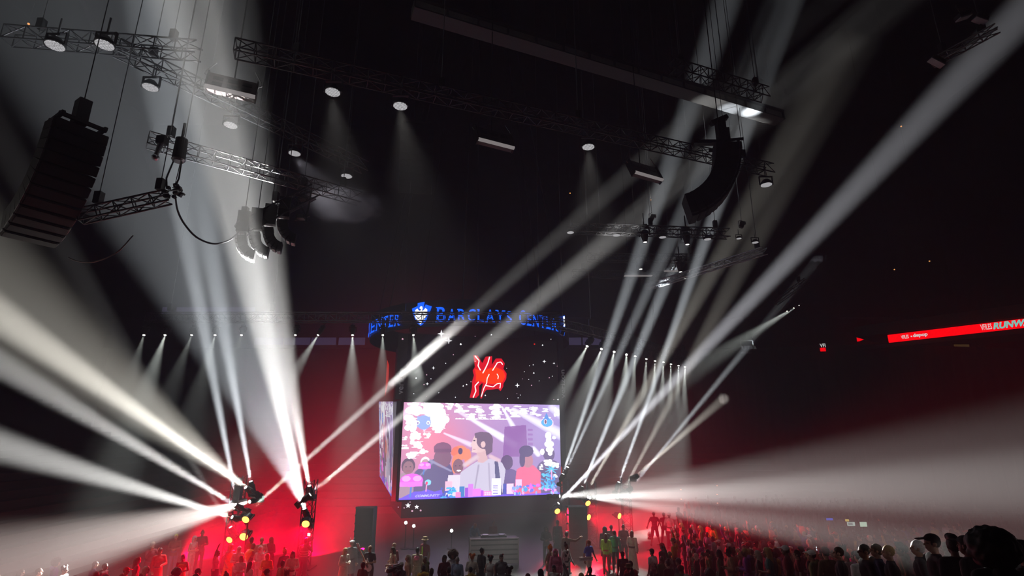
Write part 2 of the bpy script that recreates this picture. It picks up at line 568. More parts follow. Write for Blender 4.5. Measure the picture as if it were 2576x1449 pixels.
# ================================================================== RIGGING OVERHEAD
def along(line, px):
    lo, hi = -0.2, 1.2
    for _ in range(40):
        m_ = (lo + hi) / 2
        if proj(line[0].lerp(line[1], m_))[0] < px: lo = m_
        else: hi = m_
    return line[0].lerp(line[1], lo)
def wash_row(pts, z, labels, group, size=1.0, line=None):
    out = []
    for (px, py), lb in zip(pts, labels):
        p = on_z(px, py, z) if line is None else P(px, py, along(line, px).y)
        out.append(downlight(p, size, lb, group))
    return out

G_W = 'round LED wash lights under the roof trusses'
t1 = [(837, 232), (1007, 267), (1480, 370), (1928, 465)]
wash_row(t1, 19.6, ['round white wash light near the upper middle, left of its neighbour on the long truss',
                    'round white wash light second from the left on the long middle truss',
                    'round white wash light under the truss between the two hanging flood panels on the right',
                    'round white wash light at the right end of the truss beside the big black speaker'], G_W, 1.15)
a, b = on_z(*t1[0], 19.6), on_z(*t1[-1], 19.6)
lift = Vector((0, 0, 1.0))
truss('roof_truss', a - (b - a) * 0.16 + lift, b + (b - a) * 0.02 + lift, 0.55, 0.55, 'long dark truss running from upper middle left to the big speaker on the right', hangers=(0.08, 0.3, 0.55, 0.93))
t2 = [(378, 220), (580, 315), (741, 386), (872, 443)]
wash_row(t2, 19.6, ['round white wash light inside the big beam at the upper left',
                    'round white wash light just right of the big beam at the upper left',
                    'round white wash light above the cluster of four small curved speakers',
                    'small dim wash light above the drifting smoke puff'], G_W, 1.1)
a, b = on_z(*t2[0], 19.6), on_z(*t2[-1], 19.6)
truss('roof_truss', a - (b - a) * 0.14 + lift, b + (b - a) * 0.12 + lift, 0.55, 0.55, 'dark truss slanting down through the big beam at upper left', hangers=(0.1, 0.5, 0.9))
t0 = [(138, 115), (263, 113)]
wash_row(t0, 19.6, ['dim round wash light at the far upper left corner', 'round wash light second from the upper left corner'], G_W, 1.15)
truss('roof_truss', on_z(20, 90, 20.6), on_z(500, 128, 20.6), 0.55, 0.55, 'faint dark truss at the top left crossing the big beam', hangers=(0.15, 0.85))
truss('roof_truss', on_z(1690, 168, 24.0), on_z(1925, 238, 24.0), 0.6, 0.6, 'short dark truss at top right above the lit girder end', hangers=(0.1, 0.55, 0.9), bay=0.5)

# flood panels with the lower edge's bright look put in as a weak glow
_fp = {}
def flood_panel(pa, pb, label, hang):
    d = pb - pa; L = d.length; q = Matrix(((d.normalized().x, -d.normalized().y, 0), (d.normalized().y, d.normalized().x, 0), (0, 0, 1))).to_quaternion()
    r = thing('flood_panel', label, 'stage light', (pa + pb) / 2, q, 'box shaped flood panels under the truss')
    tl = Matrix.Rotation(R(-24), 3, 'X')
    MB().box(tl @ Vector((0, 0.15, 0.55)), (L, 0.28, 1.0), tl).build('body', mat('panel_brown_grey', (0.16, 0.13, 0.13), 0.6, 0, 0.2, 3), r)
    MB().box(tl @ Vector((0, -0.03, 0.0)), (L, 0.14, 0.09), tl).build('glowing_edge', emit('panel_edge_glow', (0.75, 0.68, 0.68), 0.42), r)
    for s in (-1, 1): MB().box(tl @ Vector((s * L / 2, 0.1, 0.52)), (0.06, 0.36, 1.1), tl).build('end_plate', M_BLACK, r)
    cell = MB().box((0, 0, 0), (L / 5, 0.03, 0.2), tl).mesh('cooling_cell', M_BLACK)
    for i in range(3):
        for j in range(2):
            o = obj('cooling_cell', cell, r); o.location = tl @ Vector(((i - 1) * L / 3.4, -0.005, 0.35 + 0.38 * j))
    for s in (-1, 1):
        MB().tube([tl @ Vector((s * L * 0.5, 0.1, 0.85)), tl @ Vector((s * (L * 0.5 + 0.14), 0.05, 0.95)), tl @ Vector((s * (L * 0.5 + 0.12), 0.05, 1.15)), Vector((s * L * 0.4, 0.6, 1.55))], 0.025).build('bracket', M_STEEL, r)
    MB().cyl((0, 0.62, 1.0), (0, 0.62, HANG - r.location.z), 0.03, 0.03, 6).build('hanger', M_BLACK, r)
    return r
zf = 19.4
flood_panel(on_z(515, 217, zf), on_z(642, 246, zf), 'brown box flood panel with glowing lower edge, right of the big beam at upper left', 20.5)
flood_panel(on_z(1203, 351, zf), on_z(1293, 374, zf), 'brown box flood panel with glowing lower edge, in the top centre', 20.5)
flood_panel(on_z(1597, 434, zf), on_z(1667, 454, zf), 'brown box flood panel with glowing lower edge, left of the big black speaker', 20.5)

# line-array loudspeakers
M_LITGRILLE = mat('beam_lit_grille', (0.45, 0.45, 0.46), 0.5, 0.2, 0.2, 40)  # lightened copy of the grille, beam-lit look put into its colour
def line_array(label, top, n, w, h, d, yaw, p0, p1, group=None, frame=True, name='line_array_speaker', cat='loudspeaker', hang=True, grille=None):
    r = thing(name, label, cat, top, Quaternion((0, 0, 1), R(yaw)), group)
    c = MB()
    fr, bk = 0.5 * h, 0.42 * h
    vs = []
    for x in (-w / 2, w / 2):
        vs += [(x, -d / 2, -fr), (x, -d / 2, fr), (x, d / 2, bk), (x, d / 2, -bk)]
    c.add(vs, [(0, 1, 2, 3), (7, 6, 5, 4), (0, 4, 5, 1), (1, 5, 6, 2), (2, 6, 7, 3), (3, 7, 4, 0)])
    cm = c.mesh('cabinet', M_CAB)
    gm = MB().box((0, -d / 2 - 0.012, 0), (w * 0.94, 0.03, h * 0.84)).mesh('grille', grille or M_GRILLE)
    rm = MB().box((0, -d * 0.42, 0), (0.03, 0.06, h * 0.9)).mesh('rigging_plate', M_STEEL)
    p = Vector((0, 0, -h / 2 - 0.1))
    for i in range(n):
        u = i / max(1, n - 1)
        ang = R(p0 + (p1 - p0) * u ** 1.25)
        mx = Matrix.Translation(p) @ Matrix.Rotation(ang, 4, 'X')
        o = obj('cabinet', cm, r, mx)
        obj('grille', gm, o)
        for x in (-w / 2 - 0.012, w / 2 + 0.012): obj('rigging_plate', rm, o).location = (x, 0, 0)
        p = p + Vector((0, math.sin(ang), -math.cos(ang))) * (h * 0.99)
    if frame:
        f = MB()
        for s in (-1, 1): f.box((s * w * 0.4, 0, 0.03), (0.1, d * 1.25, 0.12))
        for s in (-1, 1): f.box((0, s * d * 0.45, 0.03), (w * 0.9, 0.1, 0.12))
        f.build('bumper_frame', M_BLACK, r)
    if hang:
        MB().box((0, 0, 0.5), (0.35, 0.45, 0.9)).build('chain_motor', M_BLACK, r)
        MB().cyl((0, 0, 0.9), (0, 0, HANG - top.z), 0.016, 0.016, 6).build('hoist_cable', M_BLACK, r)
    return r
ta = P(1826, 366, 24.5)
line_array('huge curved black line array speaker hanging at the upper right', ta, 12, 1.2, 0.36, 1.2, 80, 6, 76)
MB_ = MB()
sb = thing('rigging_bar', 'dark rigging bar and motor above the huge curved speaker', 'rigging', P(1812, 335, 24.5))
MB().box((0, 0, 0.75), (0.95, 0.3, 0.22), Matrix.Rotation(R(-24), 3, 'Y')).build('bar', M_BLACK, sb)
MB().box((0.05, 0.0, 0.2), (0.42, 0.42, 1.0)).build('motor_body', M_BLACK, sb)
MB().box((-0.9, 0, -0.55), (1.1, 0.3, 0.2)).build('side_bar', M_BLACK, sb)
MB().cyl((-0.05, 0, 0.8), (-0.05, 0, HANG - sb.location.z), 0.025, 0.025, 6).build('hoist_cable', M_BLACK, sb)
line_array('wide black line array speaker hanging at the upper left edge, seen from its side', P(196, 318, 15.5), 12, 1.45, 0.34, 0.9, 58, 8, 74)
line_array('black line array speaker facing the camera above the middle', P(1052, 318, 30), 11, 2.0, 0.40, 0.8, 8, 0, 22)

# lit aluminium truss through the big beam, with a can and a lamp on it
zt = 17.0
a3, b3 = on_z(372, 352, zt), on_z(905, 500, zt)
truss('lit_truss', a3, b3, 0.5, 0.5, 'bare metal truss lit white by the big beam at left', mat('dull_truss', (0.16, 0.16, 0.17), 0.4, 0.7), hangers=(0.08, 0.9), bay=0.55, rail=0.03)
pc = thing('rigging_can', 'black cylindrical can hanging from the lit truss in the big beam', 'rigging', P(453, 378, 17.3))
MB().cyl((0, 0, 0.45), (0, 0, -0.38), 0.2, 0.22, 18).build('can_body', M_BLACK, pc)
MB().cyl((0, 0, -0.38), (0, 0, -0.46), 0.23, 0.18, 18).build('end_ring', M_ALU, pc)
MB().cyl((0, 0, 0.45), (0, 0, 1.1), 0.05, 0.05, 8).build('hook', M_STEEL, pc)
for s in (-0.16, 0.12):
    MB().tube([(s, 0, -0.4), (s * 1.6 - 0.05, 0, -1.1), (s - 0.1, 0.05, -1.5)], 0.03).build('cable', M_CABLE, pc)
MB().tube([(0.1, 0, 0.6), (0.1, 0, HANG - 17.5)], 0.015).build('hoist_cable', M_STEEL, pc)
gl = thing('globe_lamp', 'small chrome globe lamp hanging left of the lit truss', 'stage light', P(391, 396, 17.2))
MB().ell((0, 0, 0), (0.13, 0.13, 0.12)).build('globe', mat('chrome', (0.8, 0.8, 0.85), 0.12, 1.0), gl, True)
MB().cyl((0, 0, 0.1), (0.1, 0, 0.55), 0.07, 0.10, 12).build('neck', M_ALU, gl)
MB().box((0.12, 0, 0.68), (0.3, 0.25, 0.3)).build('base', M_BLACK, gl)
cj = thing('cable_junction', 'cluttered black cable junction hanging below the can', 'rigging', P(437, 482, 17.2))
j = MB()
for k in range(14):
    j.box((rnd.uniform(-0.28, 0.28), rnd.uniform(-0.2, 0.2), rnd.uniform(-0.2, 0.22)), (rnd.uniform(0.08, 0.2), 0.12, rnd.uniform(0.06, 0.14)), Matrix.Rotation(rnd.uniform(-0.6, 0.6), 3, 'Y'))
j.build('boxes', M_BLACK, cj)
j = MB()
for k in range(7):
    j.cyl((rnd.uniform(-0.35, 0.35), rnd.uniform(-0.2, 0.2), rnd.uniform(-0.2, 0.2)), (rnd.uniform(-0.35, 0.35), rnd.uniform(-0.2, 0.2), rnd.uniform(-0.25, 0.25)), 0.018, None, 5)
j.build('clamp_bars', M_ALU, cj)
MB().tube([(0, 0, 0.15), (0.05, 0, 1.2), (0.02, 0, HANG - cj.location.z)], 0.015).build('hoist_cable', M_STEEL, cj)
# a truss below that joins the left speaker to the junction
truss('bridge_truss', P(200, 545, 16.6), P(425, 495, 17.3), 0.4, 0.4, 'faint dark bridge truss between the left speaker and the cable junction', hangers=(0.2, 0.9), bay=0.5)

def hang_cable(name, pix, Y, r, label, m=None):
    Y = Y if isinstance(Y, tuple) else (Y, Y)
    pts = [P(x, y, Y[0] + (Y[1] - Y[0]) * i / (len(pix) - 1)) for i, (x, y) in enumerate(pix)]
    out = []
    for i in range(len(pts) - 1):      # Catmull-Rom
        p0 = pts[max(i - 1, 0)]; p1 = pts[i]; p2 = pts[i + 1]; p3 = pts[min(i + 2, len(pts) - 1)]
        for k in range(6):
            t = k / 6
            out.append(0.5 * ((2 * p1) + (p2 - p0) * t + (2 * p0 - 5 * p1 + 4 * p2 - p3) * t * t + (3 * p1 - p0 - 3 * p2 + p3) * t ** 3))
    out.append(pts[-1])
    o = MB().tube(out, r).build(name, m or M_CABLE, None, True)
    return tag(o, label, 'cable')
hang_cable('looped_cable', [(441, 492), (447, 530), (465, 565), (495, 597), (535, 613), (570, 607), (593, 592), (604, 578)], (17.2, 20.4), 0.035, 'thick black cable looping from the junction to the small speaker cluster', mat('cable_sheen', (0.05, 0.05, 0.055), 0.3))
hang_cable('looped_cable', [(172, 648), (195, 657), (228, 660), (265, 650), (300, 630), (335, 592)], 15.5, 0.02, 'thin slack cable hanging below the left speaker', mat('cable_pale', (0.35, 0.33, 0.30), 0.4))

# cluster of four small curved speakers on a bar, right side of the big beam
truss('speaker_truss', P(604, 578, 20.4), P(790, 482, 22.0), 0.55, 0.55, 'dark truss carrying the four small curved speakers', hangers=(0.1, 0.5, 0.9), bay=0.5)
for i, (px, py, Y) in enumerate([(609, 588, 20.3), (643, 580, 20.6), (677, 569, 20.9), (713, 550, 21.3)]):
    lb = ['small curved speaker at the left end of the four-speaker cluster, most brightly lit', 'second small curved speaker of the four in the cluster', 'third small curved speaker of the four in the cluster', 'darkest small curved speaker at the right end of the cluster'][i]
    line_array(lb, P(px, py, Y), 7, 0.42, 0.16, 0.40, -72, 8, 84, 'small curved speakers on the left cluster', False, 'curved_speaker', grille=M_LITGRILLE)
br = thing('speaker_bracket', 'tall black bracket frame at the right end of the speaker cluster', 'rigging', P(772, 520, 21.8))
f = MB()
f.cyl((0.12, 0, 0.75), (0.02, 0, -0.75), 0.04, None, 6); f.cyl((-0.35, 0, 0.2), (0.05, 0, -0.55), 0.03, None, 6); f.cyl((-0.45, 0, -0.65), (0.15, 0, -0.45), 0.03, None, 6); f.cyl((-0.3, 0, 0.55), (0.1, 0, 0.75), 0.03, None, 6)
f.build('bars', M_BLACK, br)
for z in (-0.5, 0.4): MB().box((-0.2, 0, z), (0.3, 0.3, 0.18)).build('clamp', M_BLACK, br)

# trusses over the right side
z4 = 18.0
G4 = 'dark cross trusses over the right side'
truss('cross_truss', on_z(1438, 574, z4), on_z(1832, 588, z4), 0.5, 0.5, 'dark cross truss just under the tip of the huge curved speaker', hangers=(0.1, 0.5, 0.92), group=G4, bay=0.5)
truss('cross_truss', on_z(1478, 648, z4), on_z(1765, 651, z4), 0.5, 0.5, 'middle dark cross truss of three, right of centre', hangers=(0.12, 0.9), group=G4, bay=0.5)
truss('cross_truss', on_z(1440, 688, z4), on_z(1705, 694, z4), 0.5, 0.5, 'lowest dark cross truss of three, right of centre', hangers=(0.1, 0.62, 0.95), group=G4, bay=0.5)
truss('diagonal_truss', on_z(1628, 722, 16.5), on_z(1925, 630, 16.5), 0.45, 0.35, 'bare aluminium truss slanting up to the right, lit by a beam', M_ALU, hangers=(0.05, 0.5, 0.95), bay=0.5, rail=0.04)
wash_row([(1435, 585), (1551, 592), (1667, 597), (1780, 602), (1750, 600 + 0)][:4], 17.2, ['small dim wash light at the left end of the upper cross truss', 'small wash light second from the left on the upper cross truss', 'small wash light between the two hanging spot lights on the upper cross truss', 'bright small wash light at the right end of the upper cross truss'], 'wash lights on the upper cross truss', 0.8, (on_z(1438, 574, z4), on_z(1832, 588, z4)))
downlight(on_z(1859, 600, 17.0), 0.55, 'tiny wash light hanging alone right of the upper cross truss', 'wash lights right of the cross trusses')
downlight(on_z(1900, 610, 17.0), 0.7, 'faint wash light right of the cross trusses, beside the broad beam', 'wash lights right of the cross trusses')
G5 = 'spot lights hanging from the cross trusses'
for i, (px, py) in enumerate([(1623, 609), (1729, 615), (1612, 677), (1712, 684)]):
    ln_ = (on_z(1438, 574, z4), on_z(1832, 588, z4)) if i < 2 else (on_z(1478, 648, z4), on_z(1765, 651, z4))
    p = P(px, py, along(ln_, px).y)
    profile_spot(p, p + Vector((0.1, 0.2, -3)), ['dark spot light hanging left on the upper cross truss', 'dark spot light hanging right on the upper cross truss', 'dark spot light hanging left on the middle cross truss', 'dark spot light hanging right on the middle cross truss'][i], G5, 300, 20)
for i, (px, py, w) in enumerate([(1605, 690, 70), (1688, 678, 34)]):
    p = P(px, py, 36)
    r = thing('linear_panel', ['pale linear light panel under the lowest cross truss', 'short pale linear panel behind the middle cross truss'][i], 'stage light', p)
    L = pxlen(w, p)
    MB().box((0, 0, 0), (L, 0.3, 0.18)).build('body', M_ALU, r)
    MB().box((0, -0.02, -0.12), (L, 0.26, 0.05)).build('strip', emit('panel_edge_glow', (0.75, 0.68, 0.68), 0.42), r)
    for k in range(4): MB().box(((k - 1.5) * L / 4.2, -0.16, 0.16), (L / 7, 0.06, 0.16)).build('bracket', M_STEEL, r)
    MB().cyl((0, 0, 0.1), (0, 0, HANG - p.z), 0.015, None, 5).build('hoist_cable', M_STEEL, r)
# small rigging knots on cables
for i, (px, py, Y, lb) in enumerate([(1640, 548, 30.0, 'small bright chain motor on a cable above the upper cross truss'), (1866, 565, 31.0, 'small dark chain motor on a cable right of the upper cross truss'), (1416, 835, 33.0, 'small chain motor on a cable beside the right end of the blue lettering')]):
    p = P(px, py, Y)
    r = thing('chain_motor', lb, 'rigging', p, None, 'chain motors on cables')
    MB().box((0, 0, 0), (0.22, 0.2, 0.42), Matrix.Rotation(0.3, 3, 'Y')).build('motor_body', M_ALU if i == 0 else M_BLACK, r)
    MB().box((0.16, 0, 0.1), (0.14, 0.16, 0.2)).build('gear_case', M_STEEL, r)
    MB().tube([(-0.05, 0, -0.2), (-0.2, 0, -0.1), (-0.18, 0, 0.25), (0, 0, 0.3)], 0.03).build('chain_bag', M_STEEL, r)
    MB().cyl((0, 0, 0.2), (0, 0, HANG - p.z), 0.02, None, 5).build('hoist_cable', M_STEEL, r)

# catwalk fixtures at the top right corner
cb = P(2345, 160, 21); ce = P(2510, 70, 19)
truss('catwalk_bar', cb, ce, 0.35, 0.3, 'lit catwalk bar at the top right corner', M_ALU, hangers=(0.2, 0.8), bay=0.6)
for i, (px, py, w) in enumerate([(2355, 158, 36), (2425, 45, 34), (2465, 52, 30)]):
    p = P(px, py, 20.6 - i * 0.7)
    r = thing('reflector_panel', ['pale reflector panel at the lower end of the catwalk bar', 'dim reflector panel at the top right', 'cream reflector panel at the top right, the brightest there'][i], 'panel', p, Quaternion((0, 1, 0), R([35, -20, 25][i])))
    L = pxlen(w, p)
    MB().box((0, 0, 0), (L, 0.3, 0.06)).build('plate', M_WHITEPLASTIC, r)
    MB().box((0, 0, 0.14), (L * 0.9, 0.34, 0.16)).build('housing', M_BLACK, r)
    MB().cyl((0, 0, 0.2), (0, 0, 0.7), 0.03, None, 6).build('bracket', M_BLACK, r)

# front U-shaped truss with spots
Y5 = 30.0
zl = P(800, 843, Y5).z                 # height of the lamp faces
zt5 = P(900, 803, Y5).z + 0.1
tl0, tr0 = P(372, 803, Y5), P(1408, 812, Y5)
tl0.z = tr0.z = zt5
truss('spot_truss', tl0, tr0, 0.55, 0.5, 'long dark level truss in front of the blue lettering', hangers=(0.05, 0.3, 0.62, 0.95), bay=0.6)
ra_, rb_ = on_z(1477, 871, zl), on_z(1723, 923, zl)
ts, te = ra_ - (rb_ - ra_) * 0.30, rb_ + (rb_ - ra_) * 0.04
ts.z = te.z = zt5
truss('spot_truss', ts, te, 0.55, 0.5, 'dark truss running back to the right under a row of eleven spots', hangers=(0.25, 0.6, 0.97), bay=0.6)
lefts = [(362, 843), (415, 844), (482, 844), (541, 843), (607, 845), (743, 843), (800, 845), (887, 843), (963, 842), (1040, 843)]
pw = [0.5, 2.0, 0.5, 0.8, 0.4, 0.4, 1.6, 2.0, 1.0, 1.6]
dx = [0.35, 0.25, 0.15, 0.25, 0.2, 0.1, -0.45, 0.3, 0.25, 0.3]
ordl = ['leftmost', 'second from left', 'third from left', 'fourth from left', 'fifth from left', 'sixth from left', 'seventh from left', 'eighth from left', 'ninth from left', 'rightmost']
for i, (px, py) in enumerate(lefts):
    p = P(px, py, Y5); p.z = zl
    profile_spot(p, p + Vector((dx[i] * 2, -1.45, -3.0)), f'small spot light on the level front truss, {ordl[i]} of ten', 'spots on the level front truss', 9000 * pw[i], 20, scale=0.62)
rights = [(1477, 871), (1513, 878), (1545, 885), (1576, 892), (1598, 896), (1626, 903), (1648, 908), (1669, 911), (1688, 916), (1707, 920), (1723, 923)]
ordr = ['first and nearest', 'second', 'third', 'fourth', 'fifth', 'sixth', 'seventh', 'eighth', 'ninth', 'tenth', 'eleventh and farthest']
for i, (px, py) in enumerate(rights):
    p = on_z(px, py, zl)
    profile_spot(p, (p + Vector((-0.6, -0.9, -3.0))) if i > 3 else Vector((-2.2 + 2.3 * i, 24.6 + 0.8 * i, 0)), f'spot light on the right truss row, {ordr[i]} counting from the screen', 'spots on the right truss', (25000 + 2600 * i) if i > 3 else 32000, 13 if i > 3 else 16, scale=0.8)
# motor on that truss
p = P(1592, 868, 36.5)
r = thing('chain_motor', 'dark hooded chain motor standing on the right spot truss', 'rigging', p, None, 'chain motors on cables')
MB().box((0, 0, 0), (0.42, 0.4, 0.85)).build('motor_body', M_BLACK, r)
MB().tube([(-0.1, 0, 0.35), (-0.28, 0, 0.55), (-0.2, 0, 0.75), (0.05, 0, 0.72), (0.2, 0, 0.4)], 0.09).build('hood', M_BLACK, r)
MB().cyl((0, 0, 0.4), (0, 0, HANG - p.z), 0.025, None, 5).build('hoist_cable', M_CABLE, r)
hang_cable('drop_cable', [(1643, 725), (1643, 770), (1642, 810), (1640, 840), (1634, 868)], 38.0, 0.035, 'black drop cable down to the right spot truss')

# far right truss with three bright spots and a chrome cluster
fa, fb = P(1925, 775, 46), P(2028, 700, 42); fb.z = fa.z + 0.0
truss('far_truss', P(1950, 762, 46), P(2030, 705, 44), 0.5, 0.4, 'dark truss at the far right above three bright spots', hangers=(0.2, 0.8), bay=0.6)
for i, (px, py) in enumerate([(1980, 783), (1997, 775), (2010, 768)]):
    p = P(px, py, 45 + 1.3 * i)
    profile_spot(p, p + (P(1880, 850, 44) - P(2000, 775, 45)), ['lowest of the three bright spots at far right', 'middle of the three bright spots at far right', 'highest of the three bright spots at far right'][i], 'three bright spots at far right', 30000, 11, scale=0.45)
p = P(1879, 866, 47)
r = thing('light_cluster', 'small glinting cluster of lamps hanging at the edge of the black drape', 'stage light', p)
fr = MB()
for x in (-0.55, 0.55): fr.cyl((x, 0, -0.3), (x, 0, 0.7), 0.05, None, 6)
for z in (-0.2, 0.35): fr.cyl((-0.55, 0, z), (0.55, 0, z), 0.05, None, 6)
fr.build('frame', M_ALU, r)
lampm = MB().cyl((0, 0, 0), (0, -0.1, -0.3), 0.10, 0.15, 12).mesh('lamp_can', MATS['chrome'])
for k in range(5):
    o = obj('lamp_can', lampm, r); o.location = (-0.6 + 0.3 * k, -0.1, -0.2)
MB().box((-0.1, 0.1, -0.75), (0.9, 0.3, 0.12)).build('tray', M_ALU, r)
MB().cyl((0, 0, 0.35), (0, 0, HANG - p.z), 0.02, None, 5).build('hoist_cable', M_STEEL, r)

# tiny orange pilot lamps in the dark bowl
for i, (px, py, Y) in enumerate([(1434, 486, 45), (1637, 503, 45), (2267, 318, 38), (72, 60, 25), (2338, 657, 45), (2250, 678, 45)]):
    p = P(px, py, Y)
    r = thing('pilot_lamp', ['orange pilot lamp above the centre, left of the beams', 'faint orange pilot lamp under the right flood panel', 'orange pilot lamp inside the broad right beam', 'tiny orange pilot lamp at the far upper left', 'orange pilot lamp in the dark far right', 'pale pilot lamp in the dark far right'][i], 'lamp', p, None, 'pilot lamps in the dark')
    MB().ell((0, 0, 0), 0.06, None, 8, 6).build('bulb', emit('pilot_orange', (1.0, 0.42, 0.12), 2.2), r)
    MB().cyl((0, 0, 0.04), (0, 0, 0.12), 0.04, None, 8).build('socket', M_BLACK, r)
    MB().cyl((0, 0, 0.1), (0, 0, HANG - p.z), 0.012, None, 5).build('conduit', M_BLACK, r)

# ================================================================== CENTRE-HUNG SCOREBOARD
A = P(1003, 1258, 36.0)
B = P(1412, 1243, 39.45); B.z = A.z
ztop = P(1003, 1012, 36.0).z
SCR_H = ztop - A.z
e1 = (B - A); W = e1.length; e1 = e1.normalized(); back = Vector((-e1.y, e1.x, 0)); fwd = -back
sbd = thing('scoreboard', 'huge centre-hung video scoreboard with a bright picture screen', 'scoreboard', Vector((A.x, A.y, 0)))
O = sbd.location.copy()
def sl(p): return Vector(p) - O
def face(u, z, off=0.0):            # point on the front plane: u along the width, z height
    return A + e1 * u + fwd * off + Vector((0, 0, z - A.z)) - O
def quad_part(name, p, m, thick=0.12, parent=None):
    n = (p[1] - p[0]).cross(p[3] - p[0]).normalized()
    q = [v - n * thick for v in p]
    return MB().add(p + q, [(0, 1, 2, 3), (7, 6, 5, 4), (0, 4, 5, 1), (1, 5, 6, 2), (2, 6, 7, 3), (3, 7, 4, 0)]).build(name, m, parent or sbd)
def body_box(name, u0, u1, z0, z1, d0, d1, m):
    vs = []
    for z in (z0, z1):
        for u, d in ((u0, d0), (u1, d0), (u1, d1), (u0, d1)):
            vs.append(face(u, z, -d))
    return MB().add(vs, [(0, 3, 2, 1), (4, 5, 6, 7), (0, 1, 5, 4), (1, 2, 6, 5), (2, 3, 7, 6), (3, 0, 4, 7)]).build(name, m, sbd)
zup = P(1003, 838, 36.0).z
M_SCRB = mat('scoreboard_black', (0.006, 0.006, 0.008), 0.35)
body_box('cabinet', 0.05, W - 0.05, A.z - 0.05, ztop + 0.1, 0.25, 8.0, M_SCRB)
body_box('upper_cabinet', 0.1, W - 0.1, ztop + 0.1, zup, 0.3, 8.0, M_SCRB)
body_box('lower_apron', 0.25, W - 0.25, A.z - 1.15, A.z - 0.05, 0.5, 7.5, M_SCRB)

# ---- the picture on the main screen, painted cell by cell
GW, GH = 360, 216
uu, vv = np.meshgrid((np.arange(GW) + 0.5) / GW, (np.arange(GH) + 0.5) / GH)
img = np.zeros((GH, GW, 3))
def c8(r, g, b): return (np.array([r, g, b]) / 255.0) ** 2.2
def U(x): return (x - 395) / 1905.0          # crop pixels -> 0..1
def V(y): return (y - 118) / 1165.0
def put(mask, col, a=1.0):
    m_ = (mask.astype(float) * a)[..., None]
    img[:] = img * (1 - m_) + np.array(col) * m_
def ellm(cx, cy, rx, ry, rot=0.0):
    x = (uu - U(cx)) * 1905; y = (vv - V(cy)) * 1165
    c, s_ = math.cos(rot), math.sin(rot)
    return ((x * c + y * s_) / rx) ** 2 + ((-x * s_ + y * c) / ry) ** 2 < 1
def polym(pts):
    pts = [(U(x), V(y)) for x, y in pts]
    inside = np.zeros_like(uu, bool)
    j = len(pts) - 1
    for i in range(len(pts)):
        xi, yi = pts[i]; xj, yj = pts[j]
        cond = ((yi > vv) != (yj > vv)) & (uu < (xj - xi) * (vv - yi) / (yj - yi + 1e-9) + xi)
        inside ^= cond; j = i
    return inside
def rectm(x0, y0, x1, y1): return (uu > U(x0)) & (uu < U(x1)) & (vv > V(y0)) & (vv < V(y1))
def linem(x0, y0, x1, y1, w0, w1):
    ax, ay = U(x0) * 1905, V(y0) * 1165; bx, by = U(x1) * 1905, V(y1) * 1165
    px_, py_ = uu * 1905, vv * 1165
    L2 = (bx - ax) ** 2 + (by - ay) ** 2
    t_ = np.clip(((px_ - ax) * (bx - ax) + (py_ - ay) * (by - ay)) / L2, 0, 1)
    d_ = np.hypot(px_ - ax - t_ * (bx - ax), py_ - ay - t_ * (by - ay))
    w_ = w0 + (w1 - w0) * t_
    return np.clip(1 - (d_ / w_) ** 2, 0, 1)
def blend_line(x0, y0, x1, y1, w0, w1, col, a):
    m_ = (linem(x0, y0, x1, y1, w0, w1) * a)[..., None]
    img[:] = img * (1 - m_) + np.array(col) * m_
t_ = uu[..., None]; s_ = vv[..., None]
img[:] = c8(186, 128, 158) * (1 - t_) + c8(146, 128, 186) * t_
img[:] = img * (1 - 0.25 * s_)
gl_ = np.exp(-(((uu - U(760)) * 1905 / 330) ** 2 + ((vv - V(600)) * 1165 / 330) ** 2))[..., None]
img[:] = img * (1 - gl_ * 0.7) + c8(226, 110, 120) * gl_ * 0.7
# stage beams on the screen
for a_ in ((1040, 230, 1700, 640, 26, 60, .55), (1200, 330, 1570, 560, 20, 55, .7), (870, 500, 1180, 640, 14, 40, .6), (1560, 160, 1690, 400, 14, 40, .8), (1700, 190, 2330, 520, 34, 90, .75), (2200, 160, 2330, 240, 60, 90, .6), (1950, 700, 2010, 770, 40, 40, .9)):
    blend_line(*a_[:6], c8(236, 236, 255), a_[6])
# speaker stack
put(polym([(1590, 415), (1860, 390), (1880, 800), (1570, 800)]), c8(122, 70, 136), 0.9)
for k in range(5): put(rectm(1880, 440 + 60 * k, 1945, 470 + 60 * k), c8(130, 84, 150), 0.8)
# crowd figures: head, hair, shoulders
def fig(x, y, s, skin, hair, cloth, a=1.0, front=True):
    put(ellm(x, y + 2.0 * s, 1.7 * s, 1.35 * s), cloth, a); put(rectm(x - 1.7 * s, y + 2.0 * s, x + 1.7 * s, 1290), cloth, a)
    put(ellm(x, y - 0.12 * s, 0.78 * s, 0.98 * s), hair, a)
    if front:
        put(ellm(x, y + 0.12 * s, 0.62 * s, 0.82 * s), skin, a)
        for k in (-1, 1): put(ellm(x + k * 0.25 * s, y, 0.1 * s, 0.06 * s), c8(50, 30, 35), a)
        put(ellm(x, y + 0.5 * s, 0.22 * s, 0.07 * s), c8(130, 60, 70), a)
fig(2150, 780, 95, c8(60, 40, 70), c8(52, 36, 66), c8(60, 44, 84), 0.8, False)
fig(1620, 880, 95, c8(70, 44, 80), c8(64, 40, 74), c8(80, 60, 110), 0.95, False)
fig(480, 900, 95, c8(130, 88, 90), c8(70, 45, 52), c8(150, 120, 130))
fig(665, 860, 70, c8(170, 130, 130), c8(216, 208, 220), c8(110, 84, 104))
